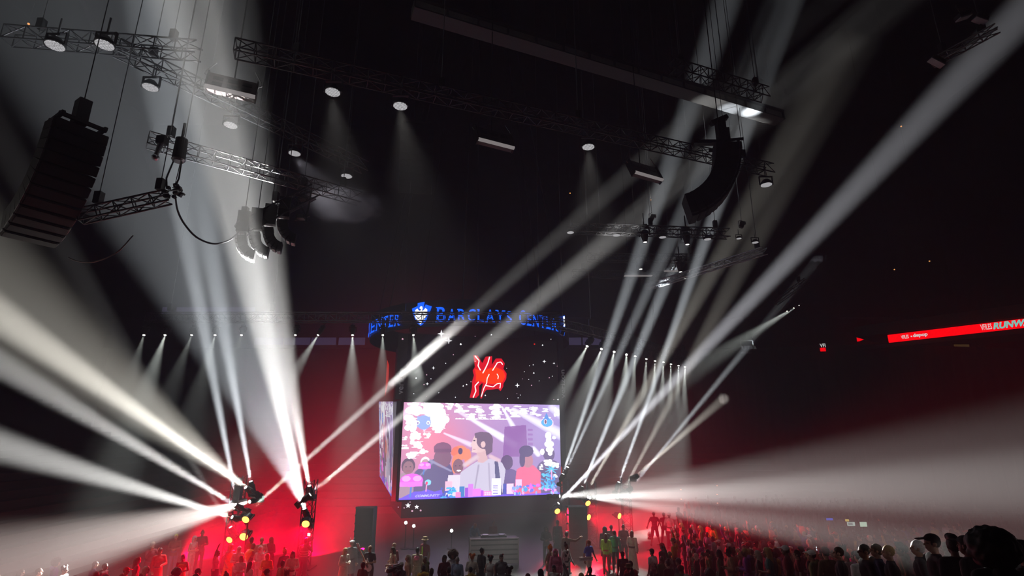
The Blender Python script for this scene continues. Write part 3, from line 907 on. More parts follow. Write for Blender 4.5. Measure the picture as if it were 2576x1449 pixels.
# man in a beanie, back turned
put(polym([(720, 820), (900, 800), (990, 960), (985, 1290), (540, 1290), (560, 960)]), c8(74, 66, 100)); put(ellm(860, 800, 100, 120), c8(110, 70, 84)); put(ellm(855, 680, 100, 70), c8(112, 62, 84)); put(rectm(758, 690, 955, 735), c8(96, 52, 74))
blend_line(720, 830, 960, 960, 22, 14, c8(140, 140, 170), .8); blend_line(740, 860, 620, 1000, 20, 10, c8(130, 130, 165), .7)
# orange-haired woman
put(ellm(1060, 740, 92, 90), c8(226, 120, 70)); put(ellm(1000, 720, 40, 60, 0.5), c8(214, 100, 56)); put(ellm(1150, 800, 40, 110), c8(220, 120, 76)); put(ellm(1000, 880, 34, 110), c8(226, 120, 66))
put(ellm(1062, 720, 26, 40), c8(60, 40, 70)); put(ellm(1040, 905, 62, 90), c8(116, 76, 78)); put(ellm(1050, 958, 26, 10), c8(240, 225, 225)); put(polym([(930, 1010), (1100, 1010), (1130, 1290), (900, 1290)]), c8(205, 196, 205))
for k in (-1, 1): put(ellm(1036 + 24 * k, 900, 9, 5), c8(40, 24, 30))
# woman in red at right
put(polym([(1740, 960), (1850, 890), (1950, 910), (2040, 1000), (2040, 1290), (1700, 1290)]), c8(212, 84, 116)); put(ellm(1880, 850, 66, 90), c8(168, 110, 120)); put(ellm(1860, 730, 90, 75), c8(60, 44, 84)); put(ellm(1810, 840, 36, 90), c8(60, 44, 84))
# the standing figure in grey, side view
put(polym([(1180, 900), (1290, 830), (1440, 815), (1560, 870), (1605, 960), (1560, 1290), (1060, 1290), (1070, 980)]), c8(182, 176, 192))
put(polym([(1470, 850), (1510, 845), (1570, 1290), (1490, 1290)]), c8(60, 64, 96)); blend_line(1280, 900, 1230, 1240, 16, 10, c8(130, 122, 140), .7); blend_line(1400, 880, 1420, 1240, 14, 14, c8(138, 130, 150), .6)
put(polym([(1245, 690), (1360, 690), (1390, 830), (1330, 870), (1270, 860)]), c8(196, 158, 156))
put(ellm(1292, 620, 92, 120), c8(206, 172, 168)); put(polym([(1210, 580), (1178, 650), (1200, 662), (1196, 735), (1260, 745), (1270, 580)]), c8(210, 178, 174))
put(ellm(1350, 590, 100, 108), c8(96, 72, 86)); put(polym([(1225, 500), (1300, 478), (1400, 490), (1445, 600), (1445, 730), (1370, 780), (1350, 640), (1290, 560), (1235, 560)]), c8(92, 70, 84)); put(ellm(1330, 640, 28, 40), c8(206, 170, 166))
put(ellm(1225, 590, 14, 7), c8(60, 40, 50)); blend_line(1212, 700, 1236, 700, 5, 5, c8(150, 90, 96), 1)
# arm over the shoulder
blend_line(1120, 890, 1250, 800, 36, 40, c8(200, 176, 180), 1.0); blend_line(1420, 790, 1520, 840, 32, 30, c8(205, 172, 178), 1.0)
# soft white pixel clouds
rs = np.random.RandomState(3)
WHT = c8(255, 255, 255)
def cloud(x, y, w, h, n):
    for k in range(n):
        put(ellm(x + rs.uniform(-w, w) * 0.7, y + rs.uniform(-h, h) * 0.7, w * rs.uniform(.3, .55), h * rs.uniform(.25, .5)), WHT)
    for k in range(3):
        yy_ = y + rs.uniform(-h, h); ww = w * rs.uniform(.4, 1.2)
        put(rectm(x - ww, yy_ - 5, x + ww, yy_ + 5), WHT)
for (x, y, w, h, n) in ((500, 140, 60, 34, 6), (610, 150, 30, 26, 3), (720, 190, 120, 80, 14), (520, 250, 110, 90, 10), (480, 380, 70, 110, 12), (820, 330, 90, 120, 14), (740, 300, 120, 120, 12), (800, 450, 70, 50, 7), (545, 540, 70, 70, 9), (670, 520, 46, 40, 5), (560, 640, 70, 46, 6), (640, 720, 66, 36, 5), (530, 760, 70, 50, 7), (430, 660, 36, 30, 4), (425, 560, 24, 40, 4), (920, 150, 50, 26, 4), (1030, 170, 44, 70, 6), (920, 190, 30, 18, 3), (1220, 160, 70, 24, 5), (1110, 225, 40, 18, 3), (1290, 215, 66, 34, 6), (1180, 285, 70, 40, 6), (1310, 290, 50, 30, 4), (1010, 215, 34, 20, 3), (1485, 190, 80, 70, 9), (1480, 280, 60, 30, 4), (1625, 195, 56, 36, 5), (1725, 250, 70, 34, 6), (1830, 190, 60, 24, 4), (1840, 235, 40, 20, 3), (1760, 145, 60, 12, 3), (1960, 180, 50, 36, 5), (1940, 235, 44, 20, 3), (2020, 255, 40, 20, 3), (2110, 190, 46, 24, 4), (2270, 210, 46, 66, 7), (2130, 330, 60, 50, 4), (2155, 880, 70, 50, 8), (2230, 920, 46, 40, 5), (2050, 930, 26, 34, 4), (2210, 1060, 40, 30, 4)): cloud(x, y, w, h, n)
for k in range(16): put(ellm(1010 + 40 * k + rs.uniform(-8, 8), 316, rs.uniform(14, 36), 7), WHT)
# drips of white at right
for (x, y, w, h) in ((2145, 530, 40, 50), (2150, 600, 34, 90), (2155, 640, 62, 44), (2160, 710, 50, 40), (2165, 760, 30, 30), (2065, 740, 28, 40), (2220, 555, 26, 20)): put(ellm(x, y, w, h), WHT)
# pale blue blob with a soft star behind it
put(polym([(640, 260), (680, 330), (790, 375), (690, 410), (640, 480), (590, 410), (500, 375), (600, 330)]), c8(226, 208, 246), .8)
put(ellm(630, 365, 80, 88), c8(126, 152, 232)); put(rectm(556, 290, 704, 420), c8(126, 152, 232), .9)
for k in (-1, 1): put(ellm(622 + 58 * k, 370, 20, 26), c8(210, 236, 246)); put(ellm(622 + 58 * k, 372, 8, 14), c8(120, 60, 150))
# teal drop
put(ellm(2130, 360, 88, 66), c8(238, 200, 250)); put(ellm(2130, 355, 74, 58), c8(30, 150, 216)); put(polym([(2128, 225), (2085, 320), (2165, 320)]), c8(22, 116, 190)); put(ellm(2112, 345, 20, 34), c8(250, 220, 240)); put(ellm(2112, 345, 13, 27), c8(90, 10, 50))
# bottom: hills, towers, plants, mushrooms
put(polym([(345, 1310), (420, 1260), (560, 1190), (640, 1190), (700, 1170), (780, 1200), (860, 1180), (900, 1310)]), c8(92, 66, 206))
put(vv > V(1262), c8(98, 56, 226), .85)
MAG = c8(240, 78, 220); PNK = c8(250, 150, 200); TEA = c8(20, 140, 214); DBL = c8(30, 66, 170)
for (x0, y0, x1, y1, c_) in ((900, 1085, 975, 1200, c8(246, 170, 190)), (1060, 1150, 1120, 1270, c8(10, 110, 170)), (1125, 1165, 1160, 1275, c8(140, 60, 190)), (1160, 1120, 1220, 1275, c8(196, 110, 226)), (1215, 1180, 1310, 1270, c8(220, 110, 226)), (1310, 1200, 1340, 1270, c8(170, 60, 206)), (1020, 1215, 1080, 1280, c8(250, 120, 180)), (1340, 1215, 1440, 1270, c8(246, 120, 190)), (1440, 1060, 1550, 1265, c8(236, 232, 250)), (1575, 1130, 1620, 1260, c8(20, 50, 150)), (1615, 1130, 1700, 1255, c8(250, 190, 220)), (1730, 1085, 1800, 1180, c8(240, 180, 240))): put(rectm(x0, y0, x1, y1), c_)
for k in range(6): put(rectm(1452, 1150 + 18 * k, 1512, 1158 + 18 * k), c8(130, 120, 190))
for k in range(3):
    for j_ in range(3): put(rectm(1352 + 28 * k, 1225 + 14 * j_, 1372 + 28 * k, 1233 + 14 * j_), c8(255, 210, 230))
for k in range(26): put(ellm(930 + rs.uniform(-80, 80), 1230 + rs.uniform(-70, 50), rs.uniform(10, 28), rs.uniform(8, 20)), [TEA, c8(40, 170, 220), DBL][k % 3])
for k in range(60): put(ellm(1680 + rs.uniform(0, 560), 1220 + rs.uniform(-60, 46), rs.uniform(8, 26), rs.uniform(8, 30)), [TEA, c8(120, 150, 240), MAG, c8(86, 90, 214), PNK, c8(150, 190, 250)][k % 6])
for k in range(40): put(ellm(2140 + rs.uniform(-90, 90), 1110 + rs.uniform(-90, 100), rs.uniform(8, 40), rs.uniform(6, 18), rs.uniform(0, 3)), [TEA, c8(10, 120, 180), c8(60, 180, 230)][k % 3])
for k in range(9):
    an = k * 0.7; blend_line(2175, 970, 2175 + 80 * math.cos(an), 970 + 70 * math.sin(an), 14, 4, c8(60, 190, 230), 1)
blend_line(2178, 980, 2178, 1090, 10, 10, PNK, 1)
for (x, y, s) in ((525, 1060, 1.0), (660, 890, 0.55)):
    blend_line(x, y, x - 10, y + 190 * s, 16 * s, 12 * s, c8(10, 110, 190), 1)
    put(ellm(x, y, 124 * s, 78 * s), MAG); put(rectm(x - 130 * s, y + 20 * s, x + 120 * s, y + 70 * s), c8(246, 110, 226), .8)
    for k in (-1, 1): put(ellm(x + 60 * k * s, y - 20 * s, 46 * s, 34 * s), c8(250, 150, 236))
put(ellm(705, 1090, 36, 34), c8(120, 196, 236)); put(ellm(690, 1098, 14, 18), c8(220, 30, 80)); blend_line(690, 1120, 686, 1190, 8, 8, PNK, 1)
put(vv > V(1276), c8(46, 30, 220), .8)

def picture(name, p00, p10, p11, p01, image, m, parent):
    """grid of cells between four corners: p00 upper left, p10 upper right, p11 lower right, p01 lower left"""
    gh, gw, _ = image.shape
    u = np.linspace(0, 1, gw + 1)[None, :, None]; v = np.linspace(0, 1, gh + 1)[:, None, None]
    c = [np.array(q) for q in (p00, p10, p11, p01)]
    pts = (c[0] * (1 - u) + c[1] * u) * (1 - v) + (c[3] * (1 - u) + c[2] * u) * v
    pts = pts.reshape(-1, 3)
    i = np.arange(gh)[:, None] * (gw + 1) + np.arange(gw)[None, :]
    q = np.stack([i, i + gw + 1, i + gw + 2, i + 1], -1).reshape(-1, 4)
    me = bpy.data.meshes.new(name)
    me.vertices.add(len(pts)); me.vertices.foreach_set('co', pts.astype(np.float32).ravel())
    me.loops.add(q.size); me.loops.foreach_set('vertex_index', q.astype(np.int32).ravel())
    me.polygons.add(len(q)); me.polygons.foreach_set('loop_start', np.arange(0, q.size, 4, dtype=np.int32)); me.polygons.foreach_set('loop_total', np.full(len(q), 4, np.int32))
    me.update(calc_edges=True)
    at = me.attributes.new('picture', 'FLOAT_COLOR', 'FACE')
    col = np.concatenate([image.reshape(-1, 3), np.ones((gw * gh, 1))], 1).astype(np.float32)
    at.data.foreach_set('color', col.ravel())
    me.materials.append(m)
    return obj(name, me, parent)
img[:] = np.clip(img * 0.88 + np.array([.070, .062, .105]), 0, 1.2)
E_PIC = emit_attr('video_picture', 3.1, True)
E_PIC2 = emit_attr('side_video_picture', 2.2, False)
picture('video_screen', face(0, ztop, 0.02), face(W, ztop, 0.02), face(W, A.z, 0.02), face(0, A.z, 0.02), img, E_PIC, sbd)['label'] = 'bright video picture of a crowd framed by cartoon clouds and plants'
cap_ = put_text('COMMUNITY', face(W * 0.092, A.z + SCR_H * 0.022, 0.04) + O, face(W * 0.236, A.z + SCR_H * 0.022, 0.04) + O, (0, 0, 1), 0.15, emit('caption_white', (0.62, 0.62, 0.95), 2.2), sbd, shear=0.5, bold=0.03)
# frame strips round the main screen
quad_part('bezel', [face(-0.12, A.z - 0.12, 0.0), face(W + 0.12, A.z - 0.12, 0.0), face(W + 0.12, A.z, 0.0), face(-0.12, A.z, 0.0)], M_SCRB)
quad_part('bezel', [face(-0.12, ztop, 0.0), face(W + 0.12, ztop, 0.0), face(W + 0.12, ztop + 0.25, 0.0), face(-0.12, ztop + 0.25, 0.0)], M_SCRB)
quad_part('edge_strip', [face(W + 0.02, A.z + 0.1, 0.0), face(W + 0.14, A.z + 0.1, -0.1), face(W + 0.14, A.z + 1.8, -0.1), face(W + 0.02, A.z + 1.8, 0.0)], emit('red_edge_led', (0.8, 0.05, 0.03), 0.8))
# narrow side screen at the left
n0, n1 = P(989, 1258, 36.6), P(989, 1010, 36.6); f0, f1 = P(955, 1198, 43.0), P(953, 1010, 43.0)
sideimg = np.roll(img[:, ::6], 10, 1) * 0.8
sideimg = np.clip(sideimg * 0.85 + 0.06 * (rs.rand(1, sideimg.shape[1], 1) > .6), 0, 1)
picture('side_screen', sl(f1), sl(n1), sl(n0), sl(f0), sideimg, E_PIC2, sbd)
cb_ = Vector((0.25, 0.12, 0))
quad_part('side_cabinet', [sl(f0 + cb_), sl(n0 + cb_), sl(n1 + cb_), sl(f1 + cb_)], M_SCRB)
# corner pillar between the two screens, with vertical lettering above
def pillar(px0, px1, Y, y0, y1, name='corner_pillar'):
    a0, b0 = P(px0, 1130, Y), P(px1, 1130, Y)
    z0, z1 = P(px0, y0, Y).z, P(px0, y1, Y).z
    mb_ = MB()
    mb_.box(((a0.x + b0.x) / 2 - O.x, Y + 0.45 - O.y, (z0 + z1) / 2), (b0.x - a0.x, 0.6, z1 - z0))
    return mb_.build(name, M_SCRB, sbd)
pillar(990, 1001, 36.35, 1262, 1008)
pillar(985, 1016, 36.3, 1004, 838)
pillar(1411, 1424, 39.6, 1250, 838)
E_GREYT = emit('grey_backlit_letters', (0.36, 0.33, 0.36), 0.34)
def vert_text(s, px, py0, py1, Y, hpx, m):
    p0 = P(px, py0, Y); p1 = P(px, py1, Y); p1.x = p0.x; p1.y = p0.y
    put_text(s, p0, p1, (-1, 0, 0), pxlen(hpx, p0), m, sbd, bold=0.01)
vert_text('verizon', 1014, 992, 926, 36.1, 15, E_GREYT)
vert_text('verizon', 1422, 1002, 930, 39.4, 11, E_GREYT)

# upper black display: red hand-drawn mark, stars
E_LOGO = emit('red_mark', (1.0, 0.012, 0.004), 2.4); E_LOGO2 = emit('deep_red_mark_edge', (0.75, 0.0, 0.015), 2.0)
E_STAR = emit('white_star', (0.95, 0.95, 1.0), 2.6); E_STARP = emit('pink_star', (1.0, 0.55, 0.75), 1.3)
quad_part('upper_display', [face(0.2, ztop + 0.28, 0.0), face(W - 0.1, ztop + 0.28, 0.0), face(W - 0.1, zup, 0.0), face(0.2, zup, 0.0)], mat('display_black', (0.004, 0.004, 0.005), 0.25))
def on_face(px, py, off=0.03):
    lo, hi = -6.0, W + 6.0
    for _ in range(44):
        m_ = (lo + hi) / 2
        if proj(A + e1 * m_)[0] < px: lo = m_
        else: hi = m_
    base = A + e1 * lo
    p = P(px, py, base.y)
    # refine along the slanted plane
    for _ in range(6):
        k = (p - base).dot(e1); q = base + e1 * k
        p = P(px, py, q.y)
    return p + fwd * off - O
def flat_poly(name, pts, off, m):
    mb_ = MB(); n = len(pts)
    mb_.add([on_face(x, y, off) for x, y in pts], [tuple(range(n))])
    o = mb_.build(name, m, sbd)
    bm = bmesh.new(); bm.from_mesh(o.data); bmesh.ops.triangulate(bm, faces=bm.faces[:]); bm.to_mesh(o.data); bm.free()
    return o
def L6(x, y): return 900 + x / 4.262, 740 + y / 4.262
mark = [(1240, 655), (1285, 660), (1335, 740), (1370, 670), (1440, 665), (1435, 760), (1480, 690), (1540, 690), (1575, 745), (1560, 800), (1595, 850), (1590, 910), (1560, 960), (1560, 990), (1530, 1040), (1505, 1015), (1420, 1025), (1380, 1025), (1350, 1060), (1330, 1118), (1312, 1118), (1340, 960), (1330, 955), (1300, 985), (1300, 1080), (1270, 1112), (1200, 1110), (1225, 1000), (1225, 940), (1245, 870), (1232, 820), (1255, 780)]
flat_poly('red_mark', [L6(*q) for q in mark], 0.02, E_LOGO2)
inner = [(1255, 800), (1330, 830), (1400, 800), (1470, 780), (1560, 820), (1580, 880), (1550, 945), (1440, 965), (1360, 950), (1300, 930), (1262, 940), (1268, 880)]
flat_poly('red_mark', [L6(*q) for q in inner], 0.03, emit('orange_red_mark', (1.0, 0.03, 0.0), 2.8))
def bolt(pts, w):
    mb_ = MB()
    for a_, b_ in zip(pts[:-1], pts[1:]):
        a2, b2 = L6(*a_), L6(*b_)
        dx_, dy_ = b2[0] - a2[0], b2[1] - a2[1]; l_ = math.hypot(dx_, dy_); nx, ny = -dy_ / l_ * w, dx_ / l_ * w
        q = [on_face(a2[0] + nx, a2[1] + ny, 0.045), on_face(a2[0] - nx, a2[1] - ny, 0.045), on_face(b2[0] - nx, b2[1] - ny, 0.045), on_face(b2[0] + nx, b2[1] + ny, 0.045)]
        mb_.add(q, [(0, 1, 2, 3)])
    mb_.build('lightning_line', emit('lightning_white', (1, 0.93, 0.9), 2.8), sbd)
bolt([(1255, 662), (1300, 715), (1288, 770), (1315, 818)], 1.3); bolt([(1412, 672), (1395, 735), (1370, 790), (1338, 848)], 1.3); bolt([(1442, 820), (1480, 760), (1495, 735), (1530, 728), (1552, 755)], 1.2)
bolt([(1408, 858), (1385, 905), (1380, 955), (1350, 1010), (1322, 1100)], 1.1); bolt([(1370, 980), (1450, 995), (1490, 962), (1528, 955), (1522, 1010)], 1.1); bolt([(1295, 940), (1255, 985), (1265, 1040), (1235, 1110)], 1.3); bolt([(1490, 855), (1505, 880), (1500, 910)], 1.0)
def star(px, py, r, n=4, inner_=0.28, m=E_STAR, name='star'):
    pts = []
    for k in range(2 * n):
        rr = r if k % 2 == 0 else r * inner_
        an = math.pi * k / n - math.pi / 2
        pts.append((px + rr * math.cos(an), py + rr * math.sin(an)))
    return flat_poly(name, pts, 0.03, m)
for x, y, r_ in ((895, 425, 45), (975, 500, 40), (810, 792, 20), (745, 962, 18), (1710, 978, 26), (1998, 722, 20), (2102, 742, 13), (2145, 1130, 13)):
    q = L6(x, y); star(q[0], q[1], r_ / 4.26)
for k, (x, y, r_) in enumerate(((480, 482, 12), (1103, 537, 12), (1432, 436, 9), (1258, 452, 5), (1980, 548, 9), (2070, 484, 5), (1024, 650, 8), (1258, 720, 5), (660, 720, 8), (728, 695, 7), (665, 752, 6), (942, 742, 6), (738, 865, 8), (625, 900, 10), (784, 908, 6), (710, 970, 8), (1130, 985, 8), (1166, 970, 9), (1212, 940, 6), (868, 1058, 6), (600, 1068, 5), (735, 1098, 5), (1046, 1106, 6), (1366, 1086, 8), (1862, 978, 8), (1840, 768, 5), (1880, 758, 6), (2136, 772, 5), (1785, 832, 5), (1886, 846, 9), (2052, 896, 8), (2084, 880, 5), (1832, 914, 5), (1766, 908, 4), (1742, 1082, 5), (1718, 1112, 6), (1706, 1066, 4), (1604, 1120, 5), (1944, 930, 4), (2100, 1130, 6), (1595, 795, 4))):
    q = L6(x, y); star(q[0], q[1], r_ / 4.26, 3, 0.7, E_STAR if k % 3 else E_STARP)
q = L6(1893, 536); star(q[0], q[1], 2, 3, 0.7, E_LOGO)
# sliver of red on the left side of the upper display
sv = [P(968, 1000, 38.5), P(974, 905, 38.5), P(979, 918, 38.0), P(977, 960, 38.0), P(972, 985, 38.3)]
MB().add([sl(q) for q in sv], [tuple(range(5))]).build('red_mark', emit('red_mark_side', (1.0, 0.04, 0.03), 0.8), sbd)
# lower apron stars
z_ap = A.z - 0.6
def on_apron(px, py): return on_face(px, py, -0.44)
def flat_apron(name, pts, m):
    o = flat_poly(name, pts, -0.46, m); return o
def star5(px, py, r, m):
    pts = []
    for k in range(10):
        rr = r if k % 2 == 0 else r * 0.42; an = math.pi * k / 5 - math.pi / 2
        pts.append((px + rr * math.cos(an), py + rr * math.sin(an)))
    return flat_apron('star', pts, m)
star5(1029, 1274, 7.5, E_STAR); star5(1051, 1277.5, 6.2, E_STAR)
for x, y, r_ in ((1034, 1264.5, 2), (1039.5, 1288, 2.8), (1061, 1286.5, 2.6), (1019, 1280, 1.8), (1004, 1278, 1.6)):
    flat_apron('star', [(x + r_ * math.cos(k * 1.05), y + r_ * math.sin(k * 1.05)) for k in range(6)], E_STARP)

# ring display with blue letters on top
mid = (A + B) / 2 + back * 4.6
RX, CX, CY = 7.9, mid.x, mid.y
def ring_pt(phi, z, r=RX): return Vector((CX + r * math.sin(phi), CY - r * math.cos(phi), z))
def ring_phi(px):
    lo, hi = -1.45, 1.45
    for _ in range(40):
        m_ = (lo + hi) / 2
        if proj(ring_pt(m_, 14.0))[0] < px: lo = m_
        else: hi = m_
    return lo
zr0 = 13.35
rg = MB(); n = 72
for z0, z1, r_ in ((zr0 - 0.25, zr0 + 1.55, RX - 0.1),):
    vs = []; fs = []
    for i in range(n):
        an = 2 * math.pi * i / n
        vs.append(ring_pt(an, z0, r_) - O); vs.append(ring_pt(an, z1, r_) - O)
    for i in range(n):
        k = (i + 1) % n; fs.append((2 * i, 2 * k, 2 * k + 1, 2 * i + 1))
    rg.add(vs, fs)
rg.build('ring_display', M_SCRB, sbd, True)
for i in range(8):
    an = math.pi * i / 4
    MB().cyl(ring_pt(an, zr0 + 1.4, RX - 0.3) - O, ring_pt(an, HANG, 3.0) - O, 0.05, 0.05, 6).build('suspension_cable', M_BLACK, sbd)
E_BLUE = emit('blue_ring_letters', (0.004, 0.10, 0.85), 2.6)
def ring_text(s, px0, px1, z, hgt, m, bold=0.012):
    v, f_ = text_mesh(s, 1.0, bold, 0.0, 1.0)
    x0, x1 = v[:, 0].min(), v[:, 0].max(); y0, y1 = v[:, 1].min(), v[:, 1].max()
    p0, p1 = ring_phi(px0), ring_phi(px1)
    vs = [ring_pt(p0 + (p1 - p0) * (x - x0) / (x1 - x0), z + hgt * (y - y0) / (y1 - y0), RX + 0.02) - O for x, y, z_ in v]
    MB().add(vs, f_).build('lettering', m, sbd)
def serif_word(word, px0, px1, z, h_big, h_small):
    wid = {'B': .62, 'A': .72, 'R': .68, 'C': .68, 'L': .56, 'Y': .68, 'S': .54, 'E': .58, 'N': .76, 'T': .64}
    ws = [wid[c] * (1.25 if i == 0 else 1.0) for i, c in enumerate(word)]
    tot = sum(ws) + 0.10 * (len(ws) - 1); x = 0
    for i, c in enumerate(word):
        a_ = px0 + (px1 - px0) * x / tot; b_ = px0 + (px1 - px0) * (x + ws[i]) / tot
        hh = h_big if i == 0 else h_small
        ring_text(c, a_ + 1, b_ - 1, z, hh, E_BLUE)
        # short serifs on the stems
        for (fx, top) in {'B': [(.0, 0), (.0, 1)], 'R': [(.0, 0), (.0, 1), (.85, 0)], 'L': [(.0, 1), (0., 0)], 'A': [(0, 0), (.85, 0)], 'Y': [(0, 1), (.85, 1), (.42, 0)], 'E': [(0, 0), (0, 1)], 'N': [(0, 0), (0, 1), (.85, 1)], 'T': [(.42, 0)], 'C': [], 'S': []}[c]:
            xa = a_ + (b_ - a_) * (fx - 0.06); xb = a_ + (b_ - a_) * (fx + 0.24)
            pa, pb = ring_phi(xa), ring_phi(xb); zz = z + (hh - 0.07 if top else 0)
            MB().add([ring_pt(pa, zz, RX + 0.025) - O, ring_pt(pb, zz, RX + 0.025) - O, ring_pt(pb, zz + 0.07, RX + 0.025) - O, ring_pt(pa, zz + 0.07, RX + 0.025) - O], [(0, 1, 2, 3)]).build('serif', E_BLUE, sbd)
        x += ws[i] + 0.10
serif_word('BARCLAYS', 1098, 1289, zr0 + 0.02, 1.02, 0.86)
serif_word('CENTER', 1305, 1402, zr0 + 0.02, 1.02, 0.86)
serif_word('CENTER', 914, 1007, zr0 + 0.02, 1.02, 0.86)
def ring_poly(pts, m, px0, px1, z0, hgt, rr, name='emblem'):
    p0, p1 = ring_phi(px0), ring_phi(px1)
    mb_ = MB(); n_ = len(pts)
    mb_.add([ring_pt(p0 + (p1 - p0) * x, z0 + hgt * (1 - y), rr) - O for x, y in pts], [tuple(range(n_))])
    o = mb_.build(name, m, sbd)
    bm = bmesh.new(); bm.from_mesh(o.data); bmesh.ops.triangulate(bm, faces=bm.faces[:]); bm.to_mesh(o.data); bm.free()
ez, eh = zr0 - 0.16, 1.62
E_WHT2 = emit('emblem_white', (1, 1, 1), 2.4)
for pts in ([(.29, .03), (.64, .0), (.60, .30), (.30, .30)], [(0., .24), (.27, .16), (.5, .45), (.3, .75), (.08, .50)], [(.70, .12), (1., .22), (.88, .55), (.7, .75), (.5, .45)], [(.1, .5), (.88, .5), (.72, .86), (.5, 1.), (.28, .86)]):
    ring_poly(pts, E_BLUE, 1036, 1086, ez, eh, RX + 0.02)
eagle = [(.40, .26), (.46, .18), (.54, .19), (.57, .28), (.54, .38), (.62, .36), (.70, .27), (.80, .34), (.80, .52), (.74, .66), (.66, .76), (.58, .80), (.55, .90), (.48, .94), (.42, .88), (.40, .80), (.28, .74), (.20, .62), (.16, .46), (.20, .32), (.30, .26), (.36, .34), (.45, .38), (.48, .30)]
ring_poly(eagle, E_WHT2, 1036, 1086, ez, eh, RX + 0.05)
ring_poly([(0, .1), (1, .0), (1, .7), (.5, 1.), (0, .8)], E_BLUE, 1414, 1421, ez, eh, RX + 0.02)
ring_poly([(.2, .1), (.8, .05), (.9, .5), (.3, .6)], E_WHT2, 1414, 1421, ez, eh, RX + 0.05)

# ================================================================== STAGE TOWERS AND THEIR BEAMS
YT = 28.0
def tower(px, ytop, Y, label, w=0.5):
    f0 = on_z(px, 1400, 0); x = P(px, ytop, Y).x
    zt_ = P(px, ytop, Y).z
    r = truss('light_tower', (x, Y, 0.06), (x, Y, zt_), w, w, label, M_DKALU, 0.45, (), 'truss towers carrying the stage lights', 0.03, True)
    MB().box((0, 0, -0.03), (1.0, 1.0, 0.06)).build('base_plate', M_BLACK, r)
    return r
tower(604, 1196, YT + 0.5, 'upright black truss tower at the left of the stage')
tower(783, 1206, YT + 0.5, 'upright black truss tower beside the brightest left beam')
tower(1420, 1205, 34.6, 'upright black truss tower just right of the screen')
tower(1487, 1212, 33.6, 'upright black truss tower right of the stage speaker stack')
tower(1572, 1200, 34.6, 'upright black truss tower farthest right on the stage')
# the dark ball head in front of the left tower
p = P(600, 1211, 27.2)
r = thing('ball_head_light', 'dark ball shaped lamp head on top of the left tower', 'stage light', p)
MB().ell((0, 0, 0.02), (0.17, 0.17, 0.16)).build('head', M_BLACK, r, True)
MB().cyl((0, 0, -0.13), (0, 0, -0.18), 0.13, 0.10, 16).build('rim', M_ALU, r)
MB().box((0, 0.1, -0.5), (0.3, 0.3, 0.7)).build('yoke', M_BLACK, r)
MB().box((0, 0.3, -0.9), (0.4, 0.8, 0.12)).build('bracket', M_BLACK, r)

